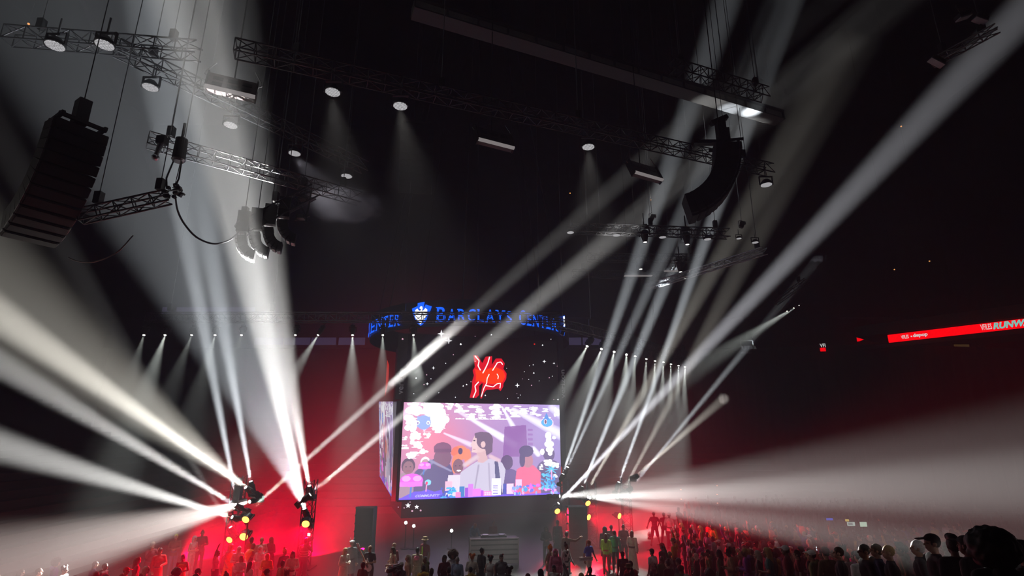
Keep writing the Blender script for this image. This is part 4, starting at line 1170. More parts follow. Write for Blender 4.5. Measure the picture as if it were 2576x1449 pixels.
WHITE = (1.0, 0.985, 0.95); COOL = (0.88, 0.94, 1.0); WARM = (1.0, 0.95, 0.84)
G_L = 'beam lights on the left stage towers'; G_R = 'beam lights on the right stage towers'
def beam(src, Ys, dst, Yd, wpx, bright, label, group, col=WHITE, blend=1.0, rad=0.085, scale=1.0):
    """wpx: full width in pixels of the cone where it passes dst; bright: glow of the lit air 8 m from the lamp"""
    a_, b_ = P(*src, Ys), P(*dst, Yd)
    ang = max(1.2, 2 * math.degrees(math.atan(pxlen(wpx, b_) / 2 / (b_ - a_).length)))
    return moving_head(a_, b_, label, group, 8.5e6 * bright / ang, ang, col, scale, blend, rad)
BEAMS = [
 ((627, 1232), 28.3, (0, 795), 19, 105, 0.75, 'beam light throwing the warm core of the broad beam to the upper left', G_L, WARM),
 ((618, 1226), 26.9, (0, 748), 18, 320, 0.24, 'added beam light for the soft wide part of the broad upper left beam', G_L, WARM),  # second fixture added beside the core lamp to widen its beam
 ((592, 1270), 26.7, (0, 915), 20, 80, 0.42, 'beam light throwing the narrower beam just below the broad warm one', G_L, WHITE),
 ((584, 1301), 27.0, (0, 1122), 20, 95, 0.48, 'beam light throwing the flat beam to the left edge', G_L, WHITE),
 ((628, 1262), 28.1, (0, 1425), 19, 270, 0.40, 'beam light throwing the wide pinkish beam down to the lower left', G_L, (1.0, 0.86, 0.80)),
 ((580, 1326), 28, (440, 1090), 26, 26, 0.035, 'beam light throwing the short faint beam up left', G_L, WHITE),
 ((592, 1244), 28, (470, 600), 25, 60, 0.40, 'beam light throwing the slim upright beam over the left tower', G_L, COOL),
 ((631, 1211), 28, (530, 640), 25, 65, 0.36, 'beam light throwing the second slim upright beam, right of the left tower', G_L, COOL),
 ((766, 1280), 26.9, (512, 600), 22.5, 385, 0.20, 'beam light throwing the widest soft beam up the left side', G_L, COOL, 0.45),
 ((778, 1222), 27.95, (615, 380), 20, 170, 0.45, 'beam light throwing the right hand edge of the big left beam', G_L, WHITE),
 ((770, 1298), 27.4, (470, 0), 15, 210, 0.9, 'beam light throwing the white core of the big left beam', G_L, WHITE),
 ((627, 1284), 28, (1800, 244), on_z(1800, 244, 26.5).y, 78, 0.44, 'beam light throwing the upper long beam across the screen to the right', G_L, WHITE),
 ((780, 1244), 26.4, (1690, 470), 30.5, 90, 0.37, 'beam light throwing the lower long beam across the screen to the right', G_L, WHITE),
 ((1405, 1266), 34, (2480, 130), 24, 112, 0.66, 'beam light throwing the longest beam to the top right corner', G_R, (0.93, 0.93, 1.0)),
 ((1416, 1192), 34, (1600, 660), 33, 42, 0.38, 'beam light throwing the leftmost slim beam right of the screen', G_R, COOL),
 ((1428, 1175), 34.9, (1577, 846), 33, 26, 0.24, 'beam light throwing the faint slim beam beside the screen', G_R, COOL),
 ((1465, 1224), 34, (1680, 700), 36, 40, 0.48, 'beam light throwing the bright slim beam second from the screen', G_R, COOL),
 ((1481, 1228), 33.5, (1660, 915), 36, 32, 0.24, 'beam light throwing the slanting warm beam under the spot row', G_R, WARM),
 ((1557, 1213), 34, (1990, 0), 28.5, 76, 0.50, 'beam light throwing the tall slim beam to the top of the picture', G_R, COOL),
 ((1570, 1232), 34, (1760, 870), 37, 40, 0.15, 'beam light throwing the broad soft beam at the right of the slim ones', G_R, WARM),
 ((1588, 1226), 34, (1880, 872), 46.8, 22, 0.34, 'beam light throwing the thin beam onto the glinting lamp cluster', G_R, COOL),
 ((1602, 1196), 34, (1818, 1005), 55, 30, 0.26, 'beam light throwing the thin beam onto the black drape', G_R, WARM),
 ((1479, 1250), 33, (2350, 1228), 22, 185, 0.52, 'beam light throwing the broad flat beam over the crowd to the right', G_R, WHITE),
 ((1408, 1248), 32.2, (2300, 1188), 24, 290, 0.21, 'beam light throwing the soft upper part of the flat right beam', G_R, WHITE),
 ((1484, 1252), 33, (2240, 1358), 10.8, 150, 0.20, 'beam light throwing the low beam skimming the crowd', G_R, WHITE),
]
for q in BEAMS: beam(*q)

# red wash lamps on stands
E_REDLENS = emit('red_wash_lens', (1.0, 0.34, 0.05), 9.0)
_rw = {}
def red_wash(px, py, Y, tgt, label, power, size=1.0, ang=110, hot=True):
    p = P(px, py, Y)
    q = (Vector(tgt)).to_track_quat('-Z', 'Y')
    if not _rw:
        r = thing('red_wash_light', label, 'stage light', p, q, 'red wash lights on the stage')
        MB().cyl((0, 0, 0), (0, 0, -0.02), 0.16, 0.16, 20).build('lens', E_REDLENS, r)
        MB().cyl((0, 0, 0), (0, 0, 0.3), 0.19, 0.15, 20).build('housing', M_BLACK, r)
        y = MB()
        for s in (-1, 1): y.box((s * 0.22, 0, 0.16), (0.03, 0.08, 0.34))
        y.box((0, 0, 0.34), (0.46, 0.08, 0.03)); y.build('yoke', M_BLACK, r)
        _rw['r'] = r
    else:
        r = copy_tree(_rw['r'], p, q, label)
    r.scale = (size,) * 3
    # stand
    spot('wash', (0, 0, -0.05), None, ang, power, (1.0, 0.0, 0.03), 0.6, 0.12, r)
    st = thing('lamp_stand', 'black stand under the ' + label, 'stand', (p.x, p.y + 0.25, 0), None, 'stands of the red wash lights')
    MB().cyl((0, 0, 0.03), (0, 0, p.z), 0.03, 0.03, 8).build('pole', M_BLACK, st)
    b_ = MB()
    for k in range(3):
        an = 2.1 * k; b_.cyl((0, 0, 0.35), (0.4 * math.cos(an), 0.4 * math.sin(an), 0.02), 0.02, None, 6)
    b_.build('tripod', M_BLACK, st)
    return r
RW = 5200
red_wash(618, 1307, 26.0, (-0.1, -1, -0.55), 'upper red wash lamp on the left tower', RW * 1.4, 1.0, 80)
red_wash(577, 1358, 26.4, (-0.2, -1, -0.5), 'lower red wash lamp at left, partly hidden by heads', RW * 0.6, 0.9, 80)
red_wash(613, 1350, 26.4, (0.1, -1, -0.5), 'lower amber-glowing red wash lamp under the left tower', RW * 0.8, 1.1, 80)
red_wash(769, 1318, 26.3, (0.15, -1, -0.55), 'red wash lamp above the cameraman in stripes', RW * 1.9, 1.05, 80)
red_wash(1402, 1286, 33, (0.35, -1, -0.5), 'red wash lamp left of the stage speaker stack', RW * 0.5, 1.0, 80)
red_wash(1479, 1266, 33, (0.45, -1, -0.55), 'upper red wash lamp right of the stage speaker stack', RW * 0.9, 1.0, 80)
red_wash(1481, 1301, 33.2, (0.9, -1, -0.28), 'lower red wash lamp right of the stage speaker stack', RW * 0.9, 1.0, 80)
red_wash(1558, 1298, 33.5, (1.0, -1, -0.26), 'red wash lamp behind the group in the runway middle', RW * 1.1, 1.0, 80)
# added red floor lamps, hidden behind people, to redden the air upstage
_fl = {}
def added_floor_lamp(x, y, d, power, ang, label):
    if not _fl:
        r = thing('floor_wash_light', label, 'stage light', (x, y, 0.0), None, 'red floor wash lights added for the glow')
        MB().box((0, 0, 0.05), (0.3, 0.3, 0.1)).build('base', M_BLACK, r)
        MB().cyl((0, -0.08, 0.22), (0, 0.12, 0.30), 0.12, 0.13, 16).build('housing', M_BLACK, r)
        MB().cyl((0, 0.12, 0.30), (0, 0.13, 0.303), 0.11, 0.11, 16).build('lens', E_REDLENS, r)
        for s in (-1, 1): MB().box((s * 0.15, 0.0, 0.18), (0.02, 0.08, 0.26)).build('bracket', M_BLACK, r)
        _fl['r'] = r
    else:
        r = copy_tree(_fl['r'], (x, y, 0.0), None, label)
    d = Vector(d)
    r.rotation_mode = 'XYZ'; r.rotation_euler = (0, 0, math.atan2(-d.x, d.y))
    s_ = spot('wash', (0, 0.2, 0.33), None, ang, power, (1.0, 0.0, 0.03), 0.8, 0.1, r)
    s_.rotation_euler = Vector((0, math.hypot(d.x, d.y), d.z)).to_track_quat('-Z', 'Y').to_euler()
    return r
for k, (x_, y_, pw_) in enumerate([(-20.0, 27.0, 1.9), (-16.6, 29.2, 1.7), (-13.6, 30.0, 1.2), (-10.8, 30.4, 1.3), (-8.0, 30.8, 0.9)]):
    added_floor_lamp(x_, y_, (-0.45 if k == 0 else 0.1, 1, 0.10), 17000 * pw_, 78, ['added red floor lamp at the far left, before the left seating', 'added red floor lamp just left of the left tower', 'added red floor lamp right behind the left tower', 'added red floor lamp behind the striped cameraman', 'added red floor lamp left of the dark speaker stack'][k])
added_floor_lamp(6.0, 35.5, (0.35, 1, 0.1), 7000, 70, 'added red floor lamp behind the stage speaker stack')
added_floor_lamp(8.6, 36.0, (0.4, 1, 0.1), 9000, 70, 'added red floor lamp at the back of the runway')
# the three wash lights over the stage front really light it
for lb, tg in (('round white wash light near the upper middle', (-5, 25.5, 0)), ('round white wash light second from the left on the long', (-1, 25.5, 0)), ('round white wash light under the truss between', (5, 28, 0))):
    o = [q for q in bpy.data.objects if q.get('label', '').startswith(lb)][0]
    s_ = spot('wash', (0, 0, -0.05), None, 50, 700, (1.0, 0.96, 0.9), 1.0, 0.2, o)
    s_.rotation_euler = (Vector(tg) - o.location).to_track_quat('-Z', 'Y').to_euler()

# ================================================================== STAGE FURNITURE
# DJ booth of pale boards
c0 = on_z(1182, 1424, 0); c1 = on_z(1304, 1420, 0)
bt = thing('dj_booth', 'pale booth faced with horizontal boards in front of the man in blue', 'booth', (c0 + c1) / 2)
bw = (c1 - c0).length; bd = (c1 - c0).normalized(); bq = bd.to_track_quat('X', 'Z').to_matrix()
bh = 1.22
M_BOARD = mat('booth_board', (0.42, 0.38, 0.38), 0.55, 0, 0.15, 4); M_BOARD2 = mat('booth_frame', (0.10, 0.09, 0.09), 0.6)
bm_ = MB().box((0, 0, 0), (bw, 0.04, 0.155), bq).mesh('board', M_BOARD)
for k in range(5):
    o = obj('board', bm_, bt); o.location = (0, 0, 0.14 + k * 0.225)
MB().box((0, 0, bh), (bw + 0.06, 0.10, 0.05), bq).build('top_rail', mat('booth_top', (0.62, 0.54, 0.60), 0.4), bt)
for s in (-1, 1):
    MB().box(bd * (s * bw / 2) + Vector((0, 0, bh / 2)), (0.06, 0.12, bh), bq).build('post', M_BOARD, bt)
MB().box(Vector((-bd.y, bd.x, 0)) * 0.08 + Vector((0, 0, bh / 2)), (bw, 0.05, bh - 0.04), bq).build('back_panel', M_BOARD2, bt)
MB().box(Vector((-bd.y, bd.x, 0)) * 0.5 + Vector((0, 0, bh - 0.06)), (bw, 0.75, 0.05), bq).build('desk', M_BLACK, bt)
# mixer on the desk
mx_ = thing('dj_mixer', 'small black mixing deck on the booth', 'mixer', (c0 + c1) / 2 + Vector((-bd.y, bd.x, 0)) * 0.5 + Vector((0, 0, bh - 0.035)))
MB().box((0, 0, 0.06), (1.3, 0.5, 0.12), bq).build('deck_body', M_BLACK, mx_)
for s in (-0.42, 0.42): MB().cyl(bd * s + Vector((0, 0, 0.12)), bd * s + Vector((0, 0, 0.15)), 0.17, 0.17, 18).build('platter', M_STEEL, mx_)

def speaker_stack(px, py0, Y, n, w, h, d, label, lean=0.0):
    p = P(px, 1350, Y)
    r = thing('speaker_stack', label, 'loudspeaker', (p.x, Y, 0))
    cm = MB().box((0, 0, h / 2), (w, d, h * 0.985)).mesh('cabinet', M_CAB)
    gm = MB().box((0, -d / 2 - 0.015, h / 2), (w * 0.9, 0.03, h * 0.8)).mesh('grille', M_GRILLE)
    hm = MB().box((-w / 2 - 0.05, 0, h * 0.95), (0.14, 0.25, 0.08)).mesh('side_bracket', M_BLACK)
    for i in range(n):
        o = obj('cabinet', cm, r); o.location = (lean * i, 0, h * i)
        obj('grille', gm, o); obj('side_bracket', hm, o)
    return r
speaker_stack(1453, 0, 31.0, 6, 0.98, 0.42, 0.9, 'tall black speaker stack on the right of the stage')
speaker_stack(918, 0, 31.5, 6, 0.95, 0.40, 0.9, 'dark speaker stack left of the screen, edged with red light')

# white work lights under the screen
G_WL = 'small glaring white lights under the screen'
for i, (px, py, Y, pwr) in enumerate([(1021, 1315, 33, 60), (1041, 1323, 33, 60), (1136, 1335, 33, 60)]):
    p = P(px, py, Y)
    r = thing('work_light', ['left one of the pair of glaring white lights under the screen', 'right one of the pair of glaring white lights under the screen', 'single glaring white light below the middle of the screen'][i], 'lamp', p, None, G_WL)
    MB().cyl((0, 0, 0), (0, -0.02, 0), 0.085, None, 14).build('lens', emit('glare_lens', (1, 0.98, 0.9), 22), r)
    MB().cyl((0, 0.0, 0), (0, 0.15, 0), 0.11, 0.08, 14).build('housing', M_BLACK, r)
    MB().cyl((0, 0.08, -0.05), (0, 0.08, -p.z), 0.025, None, 6).build('pole', M_BLACK, r)
    MB().cyl((0, 0.08, -p.z + 0.03), (0, 0.08, -p.z), 0.25, None, 12).build('base', M_BLACK, r)
    spot('glare', (0, -0.06, 0), None, 110, pwr, (1, 0.97, 0.85), 0.8, 0.06, r).rotation_euler = (R(90), 0, 0)

# aisle lamps climbing the banks
def on_left_slope(px, py):
    lo, hi = 15.0, 46.0
    for _ in range(40):
        m_ = (lo + hi) / 2; q = P(px, py, m_)
        if (-19 - q.x) / 0.9 * 0.38 < q.z: lo = m_
        else: hi = m_
    return P(px, py, lo)
lab = ['top', 'second', 'third', 'fourth', 'bottom']
for g, pts in (('nearer the tower', [(335, 1262), (332, 1290), (326, 1323), (318, 1357), (314, 1384)]), ('farther left', [(212, 1289), (206, 1321), (198, 1357)])):
    for i, (px, py) in enumerate(pts):
        p = on_left_slope(px, py)
        r = thing('aisle_lamp', f'tiny aisle lamp, {lab[i]} of the row on the left seating {g}', 'lamp', p, None, 'aisle lamps on the left seating')
        MB().ell((0, 0, 0.05), (0.06, 0.05, 0.05), None, 8, 6).build('bulb', emit('aisle_glow', (1, 0.6, 0.45), 2.5), r)
        MB().box((0, 0.02, 0.0), (0.16, 0.08, 0.08)).build('base', M_BLACK, r)
for i, (px, py) in enumerate([(1803, 1223), (1803, 1245), (1804, 1267), (1712, 1233), (1713, 1257)]):
    p = P(px, py, 48.2 + 0.0)
    p = P(px, py, 47 + max(0, (p.z - 0.5)) / 0.5 * 0.9)
    r = thing('aisle_lamp', f'tiny orange aisle lamp behind the right crowd, {["top of the right column", "middle of the right column", "bottom of the right column", "upper of the left pair", "lower of the left pair"][i]}', 'lamp', p, None, 'aisle lamps behind the right crowd')
    MB().ell((0, -0.1, 0.05), (0.06, 0.05, 0.04), None, 8, 6).build('bulb', emit('aisle_glow_orange', (1, 0.35, 0.22), 2.2), r)
    MB().box((0, -0.05, 0.0), (0.2, 0.1, 0.1)).build('base', M_BLACK, r)

# mixing desk monitors in the right crowd
ft = P(2140, 1325, 29.5)
dk = thing('control_desk', 'dark control desk in the right crowd carrying lit monitors', 'desk', (ft.x, ft.y, 0))
MB().box((0, 0, ft.z - 0.35), (3.2, 0.9, 0.08)).build('top', M_BLACK, dk)
for x in (-1.45, 1.45): MB().box((x, 0, (ft.z - 0.4) / 2), (0.1, 0.8, ft.z - 0.4)).build('leg', M_BLACK, dk)
MB().box((0, -0.4, (ft.z - 0.4) / 2), (3.0, 0.05, ft.z - 0.5)).build('front_panel', M_BLACK, dk)
for i, (px, py, w, h, c_, lb) in enumerate([(2141, 1318, 19, 9, (0.55, 0.70, 0.62), 'small lit monitor with bands of text, left of the pair over the crowd'), (2172, 1319, 17, 11, (0.62, 0.85, 0.66), 'small pale green monitor, right of the pair over the crowd'), (2131, 1309, 9, 5, (0.75, 0.55, 0.12), 'tiny amber screen above the pair of monitors'), (2087, 1306, 16, 5, (0.03, 0.10, 0.7), 'tiny blue status screen left of the monitors')]):
    p = P(px, py, 29.4)
    r = thing('monitor', lb, 'monitor', p, None, 'lit monitors on the control desk')
    w_, h_ = pxlen(w, p), pxlen(h, p)
    MB().box((0, 0.04, 0), (w_ + 0.05, 0.06, h_ + 0.05)).build('casing', M_BLACK, r)
    MB().box((0, 0, 0), (w_, 0.02, h_)).build('screen', emit('monitor_%d' % i, c_, 0.9), r)
    if i == 0:
        for k in range(2): MB().box((-w_ * 0.1, -0.015, h_ * (0.2 - 0.4 * k)), (w_ * 0.6, 0.01, h_ * 0.18)).build('text_band', emit('monitor_dark', (0.12, 0.14, 0.2), 0.5), r)
    MB().cyl((0, 0.05, -h_ / 2), (0, 0.05, ft.z - 0.35 - p.z), 0.02, None, 6).build('stand', M_BLACK, r)

# ================================================================== PEOPLE
def evaluate(mb_, voxel, name, smooth=4, dec=None):
    me = mb_.mesh('tmp')
    o = bpy.data.objects.new('tmp', me); COL.objects.link(o)
    rm = o.modifiers.new('r', 'REMESH'); rm.mode = 'VOXEL'; rm.voxel_size = voxel; rm.use_smooth_shade = True
    if smooth:
        sm = o.modifiers.new('s', 'SMOOTH'); sm.factor = 0.5; sm.iterations = smooth
    if dec:
        dm = o.modifiers.new('d', 'DECIMATE'); dm.ratio = dec
    out = bpy.data.meshes.new_from_object(o.evaluated_get(bpy.context.evaluated_depsgraph_get()))
    out.name = name
    bpy.data.objects.remove(o); bpy.data.meshes.remove(me)
    out.materials.clear()
    return out

PEL = Vector((0, 0, 0.95))
POSES = {   # per arm: elbow and wrist as offsets from the shoulder (x outward); legs: knee, ankle (x outward); lean forward in degrees
    'stand':   dict(arm=[((.05, .02, -.28), (.06, -.05, -.53))] * 2, leg=[((.10, -.01, .50), (.11, .02, .08))] * 2, lean=0),
    'relax':   dict(arm=[((.06, .03, -.28), (.03, -.12, -.50)), ((.09, .0, -.27), (-.08, -.20, -.30))], leg=[((.10, -.05, .50), (.12, .0, .08)), ((.12, .0, .50), (.16, .04, .08))], lean=3),
    'front':   dict(arm=[((.08, .0, -.27), (-.10, -.20, -.27))] * 2, leg=[((.10, -.01, .50), (.12, .02, .08))] * 2, lean=4),
    'raise':   dict(arm=[((.10, -.06, .24), (.06, -.12, .50)), ((.05, .02, -.28), (.05, -.06, -.53))], leg=[((.10, -.01, .50), (.11, .02, .08))] * 2, lean=0),
    'phone':   dict(arm=[((.04, -.18, -.18), (-.08, -.34, .04))] * 2, leg=[((.10, -.01, .50), (.11, .02, .08))] * 2, lean=2),
    'point':   dict(arm=[((.20, -.16, -.06), (.36, -.30, .06)), ((.05, .02, -.28), (.05, -.06, -.53))], leg=[((.10, -.01, .50), (.13, .02, .08))] * 2, lean=4),
    'camera':  dict(arm=[((.08, -.16, -.20), (-.02, -.26, .06)), ((.08, -.20, -.16), (-.06, -.34, .06))], leg=[((.12, -.03, .50), (.20, .0, .08))] * 2, lean=6),
    'walk':    dict(arm=[((.06, .10, -.26), (.06, .06, -.50)), ((.06, -.08, -.27), (.03, -.24, -.46))], leg=[((.10, -.16, .52), (.10, -.12, .10)), ((.10, .08, .50), (.10, .30, .14))], lean=4),
    'lean':    dict(arm=[((.06, -.14, -.24), (-.04, -.34, -.34))] * 2, leg=[((.10, -.01, .50), (.12, .02, .08))] * 2, lean=32),
    'wide':    dict(arm=[((.14, .0, -.24), (.20, -.08, -.46))] * 2, leg=[((.15, -.02, .50), (.24, .02, .08))] * 2, lean=0),
}
POSE_DATA = {}
def skeleton(name):
    if name in POSE_DATA: return POSE_DATA[name]
    po = POSES[name]
    Rl = Matrix.Rotation(R(po['lean']), 3, 'X')
    def up(p): return PEL + Rl @ (Vector(p) - PEL)
    sk = {'R': Rl, 'up': up, 'arms': [], 'legs': []}
    for i, s in enumerate((-1, 1)):
        sh = up((s * .175, 0, 1.42))
        e, w = po['arm'][i]
        el = sh + Vector((s * e[0], e[1], e[2])); wr = sh + Vector((s * w[0], w[1], w[2]))
        sk['arms'].append((s, sh, el, wr))
        k, a = po['leg'][i]
        sk['legs'].append((s, Vector((s * .09, 0, .92)), Vector((s * k[0], k[1], k[2])), Vector((s * a[0], a[1], a[2]))))
    sk['head'] = up((0, -.015, 1.63))
    POSE_DATA[name] = sk
    return sk

def add_hand(mb_, s, el, wr):
    d = (wr - el).normalized()
    w = d.cross(Vector((0, 1, 0.2))).normalized(); n = d.cross(w).normalized()
    if n.y > 0: n = -n
    for k in (-1, 0, 1): mb_.cap(wr + w * (.022 * k), wr + d * .085 + w * (.027 * k), .018, .017, 8)
    for k, L in zip((-1.5, -.5, .5, 1.5), (.062, .075, .070, .055)):
        b0 = wr + d * .09 + w * (.0205 * k); b1 = b0 + (d + n * .35).normalized() * L * .55; b2 = b1 + (d * .6 + n * .8).normalized() * L * .5
        mb_.cap(b0, b1, .0100, .0095, 8); mb_.cap(b1, b2, .0095, .0085, 8)
    th0 = wr + d * .025 + w * (.03 * s)
    th1 = th0 + (d * .6 + w * (.8 * s) + n * .3).normalized() * .045; th2 = th1 + (d * .8 + w * (.2 * s) + n * .5).normalized() * .035
    mb_.cap(th0, th1, .013, .011, 8); mb_.cap(th1, th2, .011, .010, 8)

BODY = {}
def body_mesh(pose):
    if pose in BODY: return BODY[pose]
    sk = skeleton(pose); up = sk['up']; Rl = sk['R']
    b = MB()
    b.ell((0, 0, .96), (.155, .115, .13)); b.ell(up((0, 0, 1.12)), (.135, .10, .15), Rl); b.ell(up((0, .005, 1.30)), (.165, .115, .17), Rl)
    b.cap(up((-.15, 0, 1.42)), up((.15, 0, 1.42)), .06, .06)
    b.cap(up((0, .01, 1.42)), up((0, 0, 1.56)), .058, .052)
    h = sk['head']
    b.ell(h + Rl @ Vector((0, .012, .03)), (.074, .095, .095), Rl, 20, 14)           # cranium
    b.ell(h + Rl @ Vector((0, -.022, -.045)), (.058, .068, .075), Rl, 18, 12)        # jaw
    b.cap(h + Rl @ Vector((0, -.095, .01)), h + Rl @ Vector((0, -.108, -.022)), .009, .013, 8)   # nose
    b.ell(h + Rl @ Vector((0, -.085, -.06)), (.024, .014, .012), Rl, 10, 6)          # mouth
    for s in (-1, 1):
        b.ell(h + Rl @ Vector((s * .077, .01, -.005)), (.012, .022, .032), Rl, 10, 8)
        b.ell(h + Rl @ Vector((s * .03, -.083, .028)), (.02, .012, .008), Rl, 8, 6)
    for s, sh, el, wr in sk['arms']:
        b.cap(sh, el, .052, .040); b.cap(el, wr, .041, .027); add_hand(b, s, el, wr)
    for s, hp, kn, an in sk['legs']:
        b.cap(hp, kn, .085, .056); b.cap(kn, an, .057, .036)
        b.cap(an + Vector((0, .03, -.035)), an + Vector((s * .02, -.15, -.045)), .036, .030)
    me = evaluate(b, .0105, 'body_' + pose, 2)
    # faces: eyes and lips
    me.materials.append(None); me.materials.append(mat('eye_dark', (.02, .015, .012), .3)); me.materials.append(mat('lip', (.28, .10, .09), .5))
    inv = Rl.inverted()
    for p in me.polygons:
        q = inv @ (p.center - h)
        if q.y < -.05:
            if abs(abs(q.x) - .03) < .015 and abs(q.z - .008) < .008: p.material_index = 1
            elif abs(q.x) < .024 and abs(q.z + .062) < .008: p.material_index = 2
    BODY[pose] = me
    return me

CLOTH = {}
def cloth_mesh(kind, pose):
    key = (kind, pose)
    if key in CLOTH: return CLOTH[key]
    sk = skeleton(pose); up = sk['up']; Rl = sk['R']; b = MB(); g = .016
    if kind in ('jacket', 'tee', 'coat', 'top', 'hoodie'):
        b.ell(up((0, 0, 1.00)), (.165, .125, .13), Rl); b.ell(up((0, 0, 1.13)), (.158, .118, .16), Rl); b.ell(up((0, .005, 1.30)), (.182, .132, .175), Rl)
        b.cap(up((-.15, 0, 1.425)), up((.15, 0, 1.425)), .068, .068)
        b.cyl(up((0, .01, 1.40)), up((0, .005, 1.50)), .085, .066, 14)
        for s, sh, el, wr in sk['arms']:
            if kind == 'top': continue
            if kind == 'tee': b.cap(sh, sh.lerp(el, .62), .064, .058)
            else:
                b.cap(sh, el, .066, .054); b.cap(el, el.lerp(wr, .92), .055, .043)
        if kind == 'coat':
            b.cyl((0, 0, 1.02), (0, .01, .50), .165, .23, 18)
        if kind == 'jacket':
            b.cyl((0, 0, 1.0), (0, 0, .86), .165, .172, 18)
        if kind == 'hoodie':
            b.cyl((0, 0, 1.0), (0, 0, .84), .165, .165, 18); b.ell(up((0, .11, 1.47)), (.11, .07, .09), Rl)
    elif kind in ('trousers', 'shorts', 'wide_trousers'):
        b.ell((0, 0, .96), (.168, .128, .125)); b.cyl((0, 0, 1.06), (0, 0, .95), .145, .16, 18)
        for s, hp, kn, an in sk['legs']:
            if kind == 'shorts': b.cap(hp, hp.lerp(kn, .95), .105, .085)
            elif kind == 'trousers': b.cap(hp, kn, .098, .070); b.cap(kn, an, .070, .056)
            else: b.cap(hp, kn, .105, .092); b.cap(kn, an, .092, .098)
    elif kind == 'dress':
        b.ell(up((0, 0, 1.12)), (.15, .115, .15), Rl); b.ell(up((0, .005, 1.30)), (.18, .13, .15), Rl)
        b.cyl((0, 0, 1.1), (0, 0, .46), .15, .25, 20)
    elif kind == 'gown':
        b.ell(up((0, 0, 1.12)), (.155, .12, .15), Rl); b.ell(up((0, .005, 1.30)), (.182, .132, .17), Rl); b.cap(up((-.15, 0, 1.42)), up((.15, 0, 1.42)), .068, .068)
        for s, sh, el, wr in sk['arms']: b.cap(sh, el, .07, .075); b.cap(el, el.lerp(wr, .9), .075, .085)
        b.cyl((0, 0, 1.1), (0, .02, .06), .155, .27, 20)
    elif kind == 'skirt':
        b.cyl((0, 0, 1.05), (0, 0, .62), .15, .21, 20); b.ell((0, 0, .97), (.165, .125, .1))
    me = evaluate(b, .016, kind + '_' + pose, 2)
    me.materials.append(None)
    CLOTH[key] = me
    return me

def shoe_mesh():
    if 'shoe' not in CLOTH:
        b = MB(); b.cap((0, .03, -.04), (0, -.16, -.048), .042, .036); b.cap((0, .03, -.035), (0, .03, .03), .04, .042); b.box((0, -.06, -.075), (.08, .27, .02))
        me = evaluate(b, .012, 'shoe', 1); me.materials.append(None); CLOTH['shoe'] = me
    return CLOTH['shoe']

